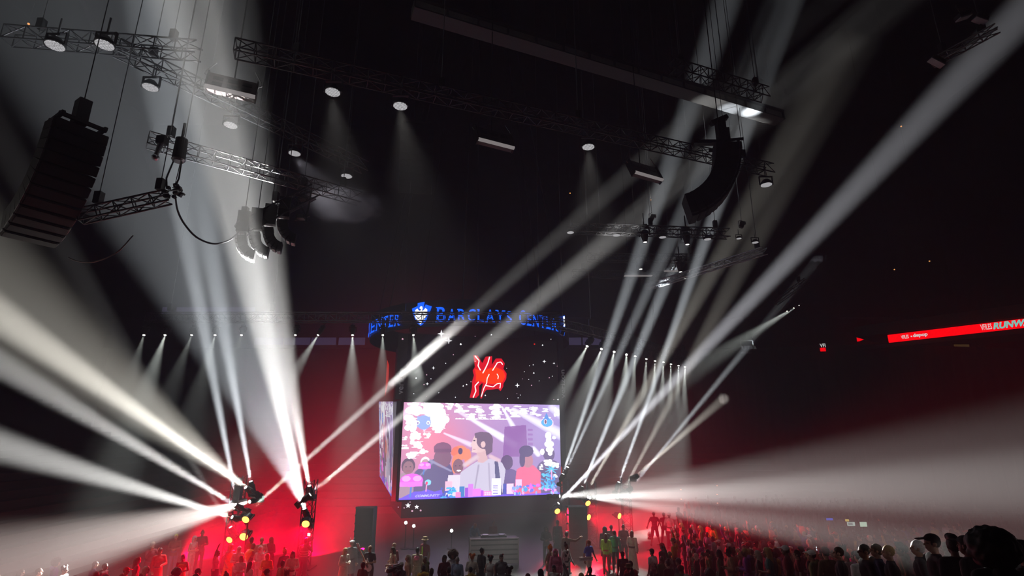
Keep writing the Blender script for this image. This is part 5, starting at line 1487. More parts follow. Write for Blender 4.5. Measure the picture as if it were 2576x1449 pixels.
HAIR = {}
def bumpy(me, amp, sc_):
    for v in me.vertices:
        n = mnoise.noise(v.co * sc_) ; v.co += v.normal * n * amp
    me.update(); return me
def hair_mesh(kind):
    """meshes in head space: face towards -Y, head centre at the origin"""
    if kind in HAIR: return HAIR[kind]
    b = MB(); vox = .011; amp = 0.004; fr = 40
    def shell(rx=.084, ry=.106, rz=.104, cz=.034, cy=.018):
        b.ell((0, cy, cz), (rx, ry, rz), None, 20, 14)
    def face_cut(me, z0=.045, y0=-.045):
        for v in me.vertices:                       # pull the front lower half inside the face
            if v.co.y < y0 and v.co.z < z0: v.co.y = max(v.co.y, -.035); v.co.x *= .72
            elif v.co.z < -.02 and abs(v.co.x) > .055 and v.co.y < .02 and kind in ('short', 'bun', 'quiff', 'cap', 'crop'): v.co.x *= .8
        me.update(); return me
    if kind == 'short': shell(); b.ell((0, .05, -.02), (.066, .06, .06))
    elif kind == 'crop': shell(.078, .100, .098)
    elif kind == 'quiff': shell(); b.ell((0, -.03, .13), (.07, .075, .06)); b.ell((0, .03, .12), (.074, .08, .07))
    elif kind == 'long':
        shell(.09, .112, .108); b.cap((0, .065, .0), (0, .085, -.26), .085, .07); b.cap((-.06, .03, 0), (-.075, .03, -.22), .04, .03); b.cap((.06, .03, 0), (.075, .03, -.22), .04, .03)
    elif kind == 'bob': shell(.094, .114, .108); b.cap((0, .04, .0), (0, .05, -.09), .098, .09)
    elif kind == 'bun': shell(); b.ell((0, .06, .15), (.05, .05, .05))
    elif kind == 'ponytail': shell(); b.cap((0, .12, .06), (0, .18, -.20), .04, .022)
    elif kind == 'afro': b.ell((0, .03, .06), (.17, .165, .165), None, 24, 16); amp = .02; fr = 22; vox = .014
    elif kind == 'big_afro': b.ell((0, .04, .05), (.225, .21, .20), None, 24, 16); amp = .025; fr = 18; vox = .016
    elif kind == 'puffs':
        shell()
        for s in (-1, 1): b.ell((s * .085, .03, .12), (.06, .06, .06))
        amp = .008
    elif kind == 'braids':
        shell()
        for k in range(7): b.cap((-.075 + .025 * k, .07, 0), (-.09 + .03 * k, .09, -.33), .022, .014)
    elif kind == 'beanie':
        b.ell((0, .015, .06), (.092, .112, .10), None, 20, 14); b.cyl((0, .012, .018), (0, .012, .062), .098, .097, 22); amp = 0.001
    elif kind == 'cap':
        b.ell((0, .012, .06), (.088, .106, .085), None, 20, 14); b.box((0, -.14, .065), (.13, .13, .014), Matrix.Rotation(.15, 3, 'X')); amp = 0.0
    elif kind == 'bucket_hat':
        b.cyl((0, .01, .05), (0, .01, .145), .105, .085, 22); b.cyl((0, .01, .028), (0, .01, .058), .165, .10, 24); amp = 0.0
    elif kind == 'hood':
        b.ell((0, .03, .02), (.115, .125, .14), None, 20, 14); b.cap((0, .05, -.06), (0, .05, -.12), .11, .12); amp = .003
    elif kind == 'headscarf':
        b.ell((0, .02, .03), (.098, .115, .115), None, 20, 14); b.cap((0, .05, 0), (0, .06, -.16), .09, .10); amp = .002
    elif kind == 'ears_beret':
        b.ell((0, .01, .085), (.12, .12, .055))
        for s in (-1, 1): b.cap((s * .05, .01, .11), (s * .075, .01, .23), .022, .014)
    elif kind == 'spiky':
        shell()
        for k in range(9):
            an = k * .7; b.cyl((.05 * math.cos(an), .02 + .06 * math.sin(an), .09), (.11 * math.cos(an), .03 + .12 * math.sin(an), .19), .035, .006, 8)
    elif kind == 'cat_cap':
        b.ell((0, .01, .045), (.105, .12, .105))
        for s in (-1, 1): b.cyl((s * .06, .01, .11), (s * .085, .01, .19), .045, .01, 10)
        b.cap((0, .05, .12), (.10, .06, .15), .03, .03)
    me = evaluate(b, vox, 'hair_' + kind, 2)
    if amp: bumpy(me, amp, fr)
    if kind not in ('bucket_hat',): face_cut(me, .045 if kind not in ('hood', 'headscarf') else .07)
    me.materials.append(None)
    me.polygons.foreach_set('use_smooth', [True] * len(me.polygons))
    HAIR[kind] = me
    return me

PAL = {'black': (.010, .010, .012), 'charcoal': (.035, .035, .04), 'grey': (.20, .20, .21), 'white': (.72, .71, .70), 'cream': (.62, .56, .46), 'beige': (.42, .34, .24), 'tan': (.30, .20, .11),
       'brown': (.10, .055, .03), 'red': (.50, .02, .02), 'maroon': (.16, .015, .025), 'pink': (.75, .22, .34), 'orange': (.75, .22, .03), 'yellow': (.80, .58, .04), 'mustard': (.45, .28, .03), 'lime green': (.30, .62, .05),
       'olive': (.10, .11, .035), 'teal': (.02, .20, .20), 'navy': (.015, .02, .07), 'blue': (.03, .12, .52), 'denim blue': (.12, .19, .32), 'light blue': (.30, .45, .66), 'purple': (.16, .04, .26), 'dark green': (.02, .09, .04)}
HCOL = {'black': (.006, .005, .005), 'dark brown': (.025, .013, .008), 'brown': (.07, .035, .016), 'blond': (.50, .36, .16), 'red': (.30, .07, .02), 'orange': (.70, .20, .03), 'white': (.75, .75, .8), 'lime': (.62, .80, .03), 'grey': (.30, .30, .30)}
SKIN = [(.55, .34, .25), (.42, .24, .16), (.26, .135, .08), (.14, .07, .042), (.62, .42, .33), (.075, .038, .024)]
def cmat(c): return mat('cloth_' + c.replace(' ', '_'), PAL[c], .85, 0, .2, 14, .1)
def hmat(c): return mat('hair_' + c.replace(' ', '_'), HCOL[c], .6, 0, .3, 60, .2)
def smat(i): return mat('skin_%d' % i, SKIN[i], .55, 0, .06, 9)

def part_of(name, me, m, parent, mw=None):
    o = obj(name, me, parent, mw)
    o.material_slots[0].link = 'OBJECT'; o.material_slots[0].material = m
    return o
HATS = ('beanie', 'cap', 'bucket_hat', 'hood', 'headscarf', 'ears_beret', 'cat_cap')
def person(loc, yaw, pose, skin, top, bottom, hair, label, group=None, height=1.75, shoes=None, extra=None):
    """yaw 0 faces the camera; top/bottom = (kind, colour), hair = (kind, colour) or None"""
    o = obj('person', body_mesh(pose))
    o.material_slots[0].link = 'OBJECT'; o.material_slots[0].material = smat(skin)
    s = height / 1.755
    o.location = loc; o.rotation_euler = (0, 0, R(yaw)); o.scale = (s, s, s)
    tag(o, label, 'person', group)
    sk = skeleton(pose)
    if top: part_of({'tee': 'shirt', 'top': 'vest'}.get(top[0], top[0]), cloth_mesh(top[0], pose), cmat(top[1]), o)
    if bottom: part_of(bottom[0], cloth_mesh(bottom[0], pose), cmat(bottom[1]), o)
    hm = Matrix.Translation(sk['head']) @ sk['R'].to_4x4()
    if hair:
        if hair[0] in HATS:
            part_of({'cap': 'cap', 'hood': 'hood'}.get(hair[0], 'headscarf' if hair[0] == 'headscarf' else 'hat'), hair_mesh(hair[0]), cmat(hair[1]), o, hm)
            if hair[0] in ('cap', 'bucket_hat', 'ears_beret', 'beanie'): part_of('hair', hair_mesh('crop'), hmat('black'), o, hm)
        else:
            part_of('hair', hair_mesh(hair[0]), hmat(hair[1]), o, hm)
    if shoes:
        for s_, hp, kn, an in sk['legs']:
            part_of('shoe', shoe_mesh(), cmat(shoes), o, Matrix.Translation(an + Vector((0, .01, -.005))))
    return o

def at_head(px, py, h):
    """floor spot whose standing person of height h has the crown at px, py"""
    p = on_z(px, py, h); return Vector((p.x, p.y, 0))

# ---- people who can be told apart on and around the stage
PEOPLE = [
 # px, crown py, height, yaw, pose, skin, top, bottom, hair, shoes, label
 (445, 1341, 1.80, 20, 'front', 1, ('jacket', 'brown'), ('trousers', 'denim blue'), ('crop', 'lime'), 'white', 'man with lime dyed hair in a brown jacket and blue jeans at left'),
 (489, 1346, 1.72, 75, 'front', 4, ('top', 'white'), ('trousers', 'white'), ('bob', 'white'), 'white', 'woman with a white bob in an all white outfit beside the lime-haired man'),
 (511, 1331, 1.86, 30, 'front', 3, ('jacket', 'black'), ('trousers', 'black'), None, 'black', 'bald man in black behind the woman in white'),
 (383, 1362, 1.78, 60, 'camera', 1, ('jacket', 'maroon'), ('trousers', 'black'), ('beanie', 'brown'), 'black', 'person in maroon and brown beanie holding something up, left of the lime-haired man'),
 (405, 1376, 1.75, 40, 'relax', 2, ('coat', 'red'), ('trousers', 'maroon'), ('short', 'black'), 'black', 'person in a red coat left of the lime-haired man'),
 (463, 1392, 1.66, 10, 'relax', 2, ('dress', 'orange'), None, ('ponytail', 'dark brown'), 'black', 'woman in an orange dress in front of the woman in white'),
 (659, 1350, 1.80, 40, 'relax', 2, ('jacket', 'cream'), ('trousers', 'grey'), ('crop', 'blond'), 'black', 'person with cropped blond hair and cream jacket behind the seated group'),
 (685, 1349, 1.78, -20, 'front', 1, ('coat', 'maroon'), ('trousers', 'black'), ('long', 'red'), 'black', 'woman with long reddish hair in a maroon coat right of the left group'),
 (634, 1350, 1.74, 160, 'stand', 3, ('tee', 'red'), ('trousers', 'black'), ('short', 'black'), 'black', 'person in a red shirt with back turned in the left group'),
 (620, 1362, 1.72, 150, 'lean', 3, ('top', 'orange'), ('trousers', 'white'), ('crop', 'brown'), 'black', 'bare-armed man bending forward in the middle of the left group'),
 (603, 1372, 1.62, 20, 'front', 1, ('hoodie', 'cream'), ('trousers', 'grey'), ('headscarf', 'cream'), 'black', 'person with a cream head wrap in the middle of the left group'),
 (657, 1372, 1.66, -10, 'front', 4, ('hoodie', 'white'), ('trousers', 'white'), ('hood', 'white'), 'white', 'person in a white hooded top in the left group'),
 (582, 1366, 1.70, 60, 'relax', 2, ('dress', 'orange'), None, ('long', 'red'), 'black', 'woman in orange with her back to the lamp at the left of the left group'),
 (675, 1390, 1.60, 0, 'front', 1, ('jacket', 'mustard'), ('trousers', 'black'), ('bob', 'orange'), 'black', 'woman with an orange bob low in the left group'),
 (610, 1395, 1.62, 0, 'front', 1, ('jacket', 'white'), ('trousers', 'white'), ('long', 'red'), 'white', 'woman with long red hair in a white jacket low in the left group'),
 (548, 1382, 1.70, 90, 'raise', 3, ('tee', 'pink'), ('trousers', 'black'), ('short', 'black'), 'black', 'person in a pink shirt raising an arm left of the left group'),
 (768, 1352, 1.84, 170, 'camera', 2, ('tee', 'brown'), ('trousers', 'charcoal'), ('short', 'black'), 'black', 'cameraman in a striped shirt standing below the right red wash lamp'),
 (716, 1378, 1.72, 60, 'relax', 2, ('jacket', 'charcoal'), ('trousers', 'black'), ('bun', 'orange'), 'black', 'person with an orange top knot left of the striped cameraman'),
 (712, 1408, 1.62, 150, 'stand', 3, ('coat', 'tan'), ('trousers', 'black'), ('short', 'black'), 'black', 'person in a tan patterned coat with back turned, left of the cameraman'),
 (738, 1384, 1.72, 20, 'front', 2, ('jacket', 'cream'), ('trousers', 'black'), ('braids', 'black'), 'black', 'person with braids in a cream jacket beside the striped cameraman'),
 (868, 1376, 1.68, 60, 'front', 4, ('gown', 'cream'), None, ('long', 'blond'), 'beige', 'woman with long fair hair in a pale gown at the edge of the red light'),
 (886, 1358, 1.78, 20, 'stand', 1, ('coat', 'grey'), ('trousers', 'black'), ('ears_beret', 'white'), 'black', 'person in a white beret with rabbit ears and grey fur coat'),
 (933, 1369, 1.82, -10, 'front', 1, ('tee', 'charcoal'), ('trousers', 'black'), None, 'black', 'bald man in a charcoal T-shirt holding a white guitar'),
 (914, 1412, 1.64, 150, 'stand', 2, ('tee', 'black'), ('trousers', 'black'), ('short', 'black'), 'black', 'person in a black shirt in front of the bald man with the guitar'),
 (994, 1363, 1.82, -40, 'relax', 1, ('jacket', 'maroon'), ('trousers', 'black'), None, 'black', 'bald man in maroon behind the woman with light brown hair'),
 (991, 1374, 1.70, -50, 'relax', 4, ('top', 'beige'), ('skirt', 'black'), ('long', 'brown'), 'black', 'woman with light brown hair and bare arms near the centre left'),
 (1027, 1394, 1.70, -60, 'stand', 4, ('coat', 'beige'), ('trousers', 'blue'), ('headscarf', 'cream'), 'black', 'person in a cream headscarf beside the video cameraman'),
 (1014, 1411, 1.72, -40, 'camera', 1, ('tee', 'charcoal'), ('trousers', 'black'), ('cap', 'white'), 'black', 'cameraman with a white cap and a shoulder video camera'),
 (1051, 1375, 1.74, 175, 'stand', 2, ('jacket', 'beige'), ('wide_trousers', 'beige'), ('short', 'black'), 'black', 'woman in a beige suit with a pink back panel, back turned'),
 (1070, 1349, 1.90, -30, 'stand', 3, ('tee', 'maroon'), ('trousers', 'black'), ('bucket_hat', 'tan'), 'black', 'tall man in a tan bucket hat with a lime lanyard'),
 (1073, 1397, 1.66, -50, 'front', 1, ('hoodie', 'olive'), ('trousers', 'black'), ('crop', 'grey'), 'black', 'grey-haired person in olive at the right of the beige suit'),
 (1066, 1420, 1.64, 200, 'stand', 2, ('hoodie', 'yellow'), ('trousers', 'black'), ('short', 'black'), 'black', 'person in a bright yellow top at the bottom centre'),
 (1118, 1394, 1.70, 30, 'relax', 2, ('jacket', 'maroon'), ('skirt', 'black'), ('bob', 'black'), 'black', 'woman with dark bob and maroon jacket left of the big hair'),
 (1140, 1387, 1.72, 0, 'stand', 2, ('top', 'white'), ('trousers', 'white'), ('big_afro', 'brown'), 'white', 'woman with a huge round brown afro in white'),
 (1151, 1398, 1.72, 170, 'stand', 2, ('jacket', 'light blue'), ('trousers', 'denim blue'), ('crop', 'grey'), 'black', 'man in a pale denim jacket with back turned before the afro'),
 (1187, 1393, 1.70, 160, 'front', 4, ('jacket', 'cream'), ('trousers', 'yellow'), ('puffs', 'orange'), 'black', 'woman with orange hair puffs in a cream jacket'),
 (1211, 1376, 1.80, 130, 'relax', 2, ('coat', 'black'), ('trousers', 'black'), ('short', 'black'), 'black', 'man in a long black coat before the booth'),
 (1233, 1398, 1.66, 150, 'relax', 4, ('top', 'white'), ('skirt', 'black'), ('puffs', 'black'), 'white', 'woman with red bows in her hair stooping before the booth'),
 (1261, 1393, 1.74, 10, 'stand', 4, ('hoodie', 'grey'), ('trousers', 'grey'), ('short', 'brown'), 'black', 'young man in a loose grey top with a red flower in his hair'),
 (1241, 1308, 1.74, 30, 'stand', 2, ('jacket', 'maroon'), ('trousers', 'black'), ('short', 'dark brown'), 'black', 'dim figure in maroon behind the booth'),
 (1381, 1370, 1.72, 60, 'walk', 4, ('tee', 'beige'), ('trousers', 'beige'), ('cat_cap', 'orange'), 'white', 'model in a round orange cap and beige outfit by the speaker stack'),
 (1421, 1364, 1.74, 55, 'walk', 2, ('jacket', 'white'), ('trousers', 'charcoal'), ('bun', 'black'), 'white', 'model with a top bun in a white and black bodysuit'),
 (1402, 1307, 1.90, 20, 'stand', 3, ('coat', 'black'), ('trousers', 'black'), ('short', 'black'), 'black', 'tall dark figure below the red lamp left of the speaker stack'),
 (1374, 1322, 1.78, -10, 'front', 3, ('jacket', 'black'), ('trousers', 'black'), ('hood', 'black'), 'black', 'dark hooded figure in shadow left of the speaker stack'),
 (1424, 1336, 1.80, 150, 'point', 1, ('coat', 'brown'), ('trousers', 'black'), ('short', 'dark brown'), 'black', 'person in a brown cape stretching an arm out to the right'),
 (1397, 1380, 1.62, 0, 'stand', 1, ('gown', 'pink'), None, ('hood', 'pink'), 'black', 'slim figure in a long pink wrap between the models'),
 (1394, 1419, 1.60, -30, 'relax', 1, ('top', 'white'), ('trousers', 'black'), ('ponytail', 'black'), 'black', 'woman with dark hair and white top at the bottom right of centre'),
 (1479, 1356, 1.72, 40, 'walk', 2, ('tee', 'blue'), ('shorts', 'cream'), ('ponytail', 'red'), 'white', 'woman in a blue shirt and pale shorts carrying a white board'),
 (1521, 1324, 1.84, 175, 'stand', 3, ('coat', 'black'), ('trousers', 'black'), ('hood', 'black'), 'black', 'figure in a black hooded coat at the left of the runway group'),
 (1537, 1319, 1.80, 160, 'stand', 2, ('tee', 'charcoal'), ('trousers', 'black'), ('short', 'black'), 'black', 'short-haired man at the back of the runway group'),
 (1523, 1341, 1.72, 165, 'walk', 1, ('jacket', 'lime green'), ('trousers', 'red'), ('long', 'brown'), 'black', 'woman in a lime green jacket and red trousers'),
 (1545, 1333, 1.78, 170, 'walk', 2, ('hoodie', 'teal'), ('trousers', 'black'), ('short', 'black'), 'black', 'person in a teal hooded top in the runway group'),
 (1567, 1317, 1.86, 180, 'stand', 3, ('jacket', 'charcoal'), ('trousers', 'charcoal'), ('crop', 'black'), 'black', 'tall man in a charcoal suit seen from behind'),
 (1588, 1334, 1.76, 150, 'walk', 1, ('gown', 'cream'), None, ('bob', 'brown'), 'white', 'person in a long pale robe with a dark belt'),
 (1644, 1286, 1.84, 175, 'wide', 2, ('tee', 'black'), ('shorts', 'black'), ('short', 'black'), 'black', 'man in black shirt and shorts standing alone on the red floor'),
 (1669, 1288, 1.80, 185, 'wide', 2, ('tee', 'maroon'), ('trousers', 'black'), ('short', 'black'), 'black', 'man in maroon shirt beside the man in shorts'),
 (1682, 1289, 1.82, 150, 'relax', 3, ('jacket', 'white'), ('trousers', 'black'), ('beanie', 'white'), 'black', 'person with a white hat and white jacket at the front of the right crowd'),
 (1704, 1292, 1.80, 170, 'stand', 2, ('tee', 'white'), ('trousers', 'black'), ('short', 'black'), 'black', 'person in a white T-shirt with back turned at the edge of the right crowd'),
 (1566, 1386, 1.70, 190, 'stand', 3, ('tee', 'black'), ('trousers', 'black'), ('cap', 'black'), 'black', 'person in black shirt and cap before the long pale robe'),
 (1484, 1424, 1.70, 190, 'stand', 3, ('tee', 'black'), ('trousers', 'black'), ('short', 'dark brown'), 'black', 'dark-haired person seen from behind at the bottom, right of centre'),
]
by_label = {}
placed = []
for (px, py, h, yaw, pose, skn, tp_, bo, hr, shoe, lb) in PEOPLE:
    spot_ = None
    for k in (0, 1, -1, 2, -2, 3, -3, 4):
        h2 = h - 0.055 * k
        if not 1.5 <= h2 <= 2.0: continue
        q = at_head(px, py, h2 + .03)
        if all(abs(q.x - r_.x) > .42 or abs(q.y - r_.y) > .40 for r_ in placed): spot_ = (q, h2); break
    if spot_ is None: spot_ = (at_head(px, py, h + .03), h)
    placed.append(spot_[0])
    by_label[lb] = person(spot_[0], yaw, pose, skn, tp_, bo, hr, lb, 'people on and around the stage', spot_[1], shoe)
# the man in blue leaning over the booth
pj = (c0 + c1) / 2 + Vector((-bd.y, bd.x, 0)) * 1.75 - bd * 1.0
person(Vector((pj.x, pj.y, 0)), 25, 'lean', 2, ('hoodie', 'denim blue'), ('trousers', 'black'), ('crop', 'red'), 'man in a blue shirt leaning over the booth desk', 'people on and around the stage', 1.86, 'black')

# things they carry or wear apart
def hand_of(o, side=0, frac=0.5):
    return o
def world_pt(o, v): return o.matrix_basis @ Vector(v)
bpy.context.view_layer.update()
g = by_label['bald man in a charcoal T-shirt holding a white guitar']
gp = world_pt(g, (-0.02, -0.24, 1.10))
gt = thing('electric_guitar', 'white electric guitar held upright by the bald man', 'guitar', gp, Quaternion((0, 0, 1), R(-10)) @ Quaternion((0, 1, 0), R(-32)))
b_ = MB(); b_.ell((0, 0, -.16), (.17, .03, .14)); b_.ell((0, 0, .02), (.13, .03, .12)); b_.cyl((.09, 0, .08), (.13, 0, .19), .04, .02, 8); b_.cyl((-.09, 0, .08), (-.12, 0, .16), .04, .02, 8)
gm_ = evaluate(b_, .012, 'guitar_body', 2); gm_.materials.append(cmat('white')); obj('guitar_body', gm_, gt)
MB().box((0, -.01, .42), (.05, .03, .62)).build('neck', mat('guitar_neck', (.45, .35, .25), .5), gt)
MB().prism([(-.05, .72), (.05, .72), (.07, .88), (-.03, .92)], -.02, .01).build('headstock', cmat('white'), gt)
MB().box((0, -.035, -.06), (.07, .02, .16)).build('pickup', M_BLACK, gt)
g = by_label['cameraman with a white cap and a shoulder video camera']
vp = world_pt(g, (0.02, -0.30, 1.56))
vc = thing('video_camera', 'black shoulder video camera held by the cameraman in a white cap', 'camera', vp, Quaternion((0, 0, 1), R(-40)))
MB().box((0, 0, 0), (.16, .42, .2)).build('camera_body', M_BLACK, vc); MB().cyl((0, -.2, 0), (0, -.42, 0), .06, .075, 16).build('lens', M_BLACK, vc)
MB().box((0, -.05, .14), (.05, .3, .05)).build('handle', M_STEEL, vc); MB().box((.13, -.1, .04), (.1, .12, .08)).build('viewfinder', M_BLACK, vc)
g = by_label['cameraman in a striped shirt standing below the right red wash lamp']
vp = world_pt(g, (0.0, -0.32, 1.66))
vc = thing('camera_with_light', 'camera with a glaring white lamp held by the striped cameraman', 'camera', vp, Quaternion((0, 0, 1), R(170)))
MB().box((0, 0, 0), (.16, .30, .18)).build('camera_body', M_BLACK, vc); MB().cyl((0, -.15, 0), (0, -.3, 0), .05, .06, 14).build('lens', M_BLACK, vc)
MB().box((.0, .0, .20), (.13, .1, .12)).build('lamp_case', M_BLACK, vc); MB().box((0, .056, .20), (.12, .012, .11)).build('lamp_face', emit('glare_lens', (1, 0.98, 0.9), 22), vc)
MB().cyl((0, 0, .08), (0, 0, .16), .015, None, 6).build('hot_shoe', M_STEEL, vc)
for k in range(3):            # stripes across his shirt back
    zz = 1.06 + .09 * k
    sm_ = MB()
    n_ = 24
    vs = []; fs = []
    for i in range(n_):
        an = 2 * math.pi * i / n_
        for z in (zz, zz + .022): vs.append((.180 * math.cos(an), .136 * math.sin(an) - .02, z))
    for i in range(n_):
        j_ = (i + 1) % n_; fs.append((2 * i, 2 * j_, 2 * j_ + 1, 2 * i + 1))
    sm_.add(vs, fs); sm_.build('stripe', cmat('cream'), g)
g = by_label['woman in a blue shirt and pale shorts carrying a white board']
MBd = thing('white_board', 'white board carried by the woman in the blue shirt', 'board', world_pt(g, (-0.30, -0.12, 1.02)), Quaternion((0, 0, 1), R(10)))
MB().box((0, 0, 0), (.62, .03, .16)).build('panel', cmat('white'), MBd); MB().box((0, -.02, 0), (.5, .006, .03)).build('strip', cmat('grey'), MBd)
g = by_label['tall man in a tan bucket hat with a lime lanyard']
MB().box((-.02, -.142, 1.27), (.045, .02, .30)).build('lanyard', mat('lime_cloth', (.45, .85, .03), .7), g)
g = by_label['woman in a beige suit with a pink back panel, back turned']
MB().ell((0, .085, 1.36), (.12, .075, .10)).build('back_panel', cmat('pink'), g, True)
g = by_label['person in a long pale robe with a dark belt']
MB().cyl((0, 0, 1.03), (0, 0, 1.10), .185, .178, 20).build('belt', cmat('black'), g)
g = by_label['young man in a loose grey top with a red flower in his hair']
MB().ell((.06, -.02, 1.76), (.04, .03, .035)).build('flower', cmat('red'), g, True)
g = by_label['woman with red bows in her hair stooping before the booth']
for s in (-1, 1):
    MB().ell((s * .07, .02, 1.80), (.035, .03, .03)).build('bow', cmat('red'), g, True)
g = by_label['model with a top bun in a white and black bodysuit']
for i, (x, y, z) in enumerate([(-.12, -.10, 1.28), (.08, -.13, 1.12), (.15, -.04, 1.34), (-.05, -.14, 1.40), (.12, .08, 1.20), (-.10, .10, 1.12)]):
    MB().ell((x, y, z), (.055, .04, .06)).build('dark_patch', cmat('black'), g, True)

# ---- the crowds
HAIRS = [('short', 'black'), ('short', 'dark brown'), ('long', 'black'), ('long', 'brown'), ('afro', 'black'), ('bun', 'black'), ('bob', 'dark brown'), ('ponytail', 'brown'), ('cap', 'black'), ('cap', 'red'), ('beanie', 'charcoal'), ('crop', 'black'), None, ('braids', 'black'), ('quiff', 'black'), ('long', 'blond'), ('headscarf', 'cream'), ('hood', 'charcoal'), ('beanie', 'maroon'), ('puffs', 'black'), ('bucket_hat', 'olive'), ('crop', 'blond'), ('cap', 'white'), ('spiky', 'black')]
TOPS = [('jacket', 'black'), ('hoodie', 'charcoal'), ('tee', 'maroon'), ('jacket', 'navy'), ('tee', 'white'), ('hoodie', 'olive'), ('jacket', 'brown'), ('tee', 'grey'), ('jacket', 'maroon'), ('tee', 'black'), ('hoodie', 'purple'), ('jacket', 'denim blue'), ('tee', 'red'), ('hoodie', 'black'), ('jacket', 'tan'), ('tee', 'teal'), ('jacket', 'dark green'), ('hoodie', 'mustard')]
CPOSE = [('stand', ''), ('relax', ''), ('stand', ''), ('front', ''), ('raise', ', arm raised'), ('phone', ', hands held up'), ('stand', ''), ('relax', '')]
used = set()
def hair_words(h):
    if h is None: return 'a shaved head'
    k, c = h
    if k in HATS: return 'a %s %s' % (c, k.replace('_', ' '))
    return {'short': 'short %s hair', 'long': 'long %s hair', 'afro': 'a %s afro', 'bun': 'a %s top bun', 'bob': 'a %s bob', 'ponytail': 'a %s ponytail', 'crop': 'cropped %s hair', 'braids': '%s braids', 'quiff': 'tall %s hair', 'puffs': '%s hair puffs', 'spiky': 'spiky %s hair', 'big_afro': 'a huge %s afro'}[k] % c
TOPW = {'jacket': 'jacket', 'hoodie': 'hooded top', 'tee': 'T-shirt'}
PERSONS_PHONE = []
def crowd_person(loc, yaw, where, group, poses=CPOSE, h=None):
    for _ in range(60):
        hr, tp_, (ps, pw_) = rnd.choice(HAIRS), rnd.choice(TOPS), rnd.choice(poses)
        lb = 'person in %s %s, %s%s, %s' % (tp_[1], TOPW[tp_[0]], hair_words(hr), pw_, where)
        if lb not in used and len(lb.split()) <= 16: break
    used.add(lb)
    o = person(loc, yaw, ps, rnd.randrange(6), tp_, ('trousers', rnd.choice(['black', 'charcoal', 'navy', 'denim blue'])), hr, lb, group, h or rnd.uniform(1.60, 1.88))
    if ps == 'phone': PERSONS_PHONE.append(o)
    return o

taken = [o.location.copy() for o in by_label.values()]
def free(p, r):
    for q in taken:
        if abs(p.x - q.x) < r and abs(p.y - q.y) < r * 0.8: return False
    taken.append(p); return True
# crowd on the floor to the right, looking across at the runway
def edge_px(py):      # left edge of the right crowd for crowns at row py
    return np.interp(py, [1290, 1320, 1350, 1375, 1400, 1425, 1449], [1700, 1700, 1690, 1660, 1600, 1560, 1545])
CAND = []
Yr = 17.0
while Yr < 31.4:
    X = 3.5
    while X < 24:
        p = Vector((X + rnd.uniform(-.2, .2), Yr + rnd.uniform(-.22, .22), 0))
        X += 0.62 + 0.012 * (Yr - 17)
        if p.y < 24.4 and p.x > BANK_X0 - 0.35: continue
        x_, y_ = proj(p + Vector((0, 0, 1.72)))
        if x_ < edge_px(y_) or x_ > 2620 or y_ > 1452: continue
        if 2060 < x_ < 2210 and 28.4 < p.y < 30.6: continue
        if not free(p, .46): continue
        CAND.append((p, rnd.uniform(1.60, 1.88), 'floor'))
    Yr += 0.72 + 0.03 * (Yr - 17)
# crowd along the front, below the screen and left
nfr = 0
for Yr in (18.6, 19.6, 20.8, 22.2):
    X = -17.5
    while X < 4.4:
        p = Vector((X + rnd.uniform(-.3, .3), Yr + rnd.uniform(-.25, .25), 0)); X += rnd.uniform(.7, 1.15)
        hh = rnd.uniform(1.58, 1.78)
        x_, y_ = proj(p + Vector((0, 0, hh + .05)))
        lim = np.interp(x_, [0, 330, 400, 560, 640, 780, 860, 960, 1100, 1300, 1420, 1600], [1385, 1385, 1405, 1420, 1404, 1418, 1440, 1426, 1414, 1420, 1430, 1424])
        if y_ < lim or y_ > 1456 or not free(p, .48): continue
        tgt = Vector((-1.0, 30.0, 0)) - p
        crowd_person(p, math.degrees(math.atan2(tgt.x, -tgt.y)) + rnd.uniform(-30, 30), 'front rows below stage', 'crowd in the front rows below the stage', CPOSE[:4], hh); nfr += 1
# near bank at lower right
BIG = [(2343, 1345, 9.2, 'cap', 'black', ('jacket', 'black'), -105, 'man in a dark peaked cap and white collar looking left, lower right', 1.80),
       (2392, 1342, 8.6, 'quiff', 'black', ('tee', 'black'), -190, 'person with tall black hair standing out at the lower right', 1.80),
       (2484, 1338, 5.4, 'big_afro', 'black', ('hoodie', 'black'), -180, 'large dark foreground person with wide black hair, lower right', 1.72),
       (2428, 1350, 7.8, 'cap', 'charcoal', ('jacket', 'charcoal'), -150, 'person in a charcoal cap left of the large dark foreground person', 1.74),
       (2306, 1360, 9.8, 'short', 'white', ('hoodie', 'charcoal'), -120, 'pale-haired person left of the man in the peaked cap', 1.76),
       (2233, 1372, 10.4, 'crop', 'blond', ('jacket', 'black'), -120, 'person with cropped fair hair in a black jacket at the lower right', 1.74),
       (2172, 1369, 11.0, 'crop', 'black', ('hoodie', 'black'), -100, 'person with bright lit face in black, left of the fair cropped hair', 1.76),
       (2203, 1369, 10.8, 'short', 'brown', ('jacket', 'navy'), -115, 'person in navy between the lit face and the fair cropped hair', 1.74),
       (2108, 1376, 11.6, 'crop', 'brown', ('jacket', 'charcoal'), -120, 'person in a charcoal jacket with cropped brown hair under the monitors', 1.72),
       (2570, 1362, 6.4, 'cap', 'black', ('jacket', 'black'), -150, 'person in a black cap cut by the right edge of the picture', 1.76)]
for (px, py, Y, hk, hc, tp_, yaw, lb, h) in BIG:
    p = P(px, py, Y)
    base = near_z(Y)
    h2 = p.z - base
    o = person(Vector((p.x, Y, base)), yaw, 'stand', rnd.randrange(5), tp_, ('trousers', 'black'), (hk, hc), lb, 'people in the near seating bank', max(1.45, min(1.98, h2 - (.06 if 'afro' in hk or hk == 'quiff' else .0))))
    taken.append(Vector((p.x, Y, 0)))
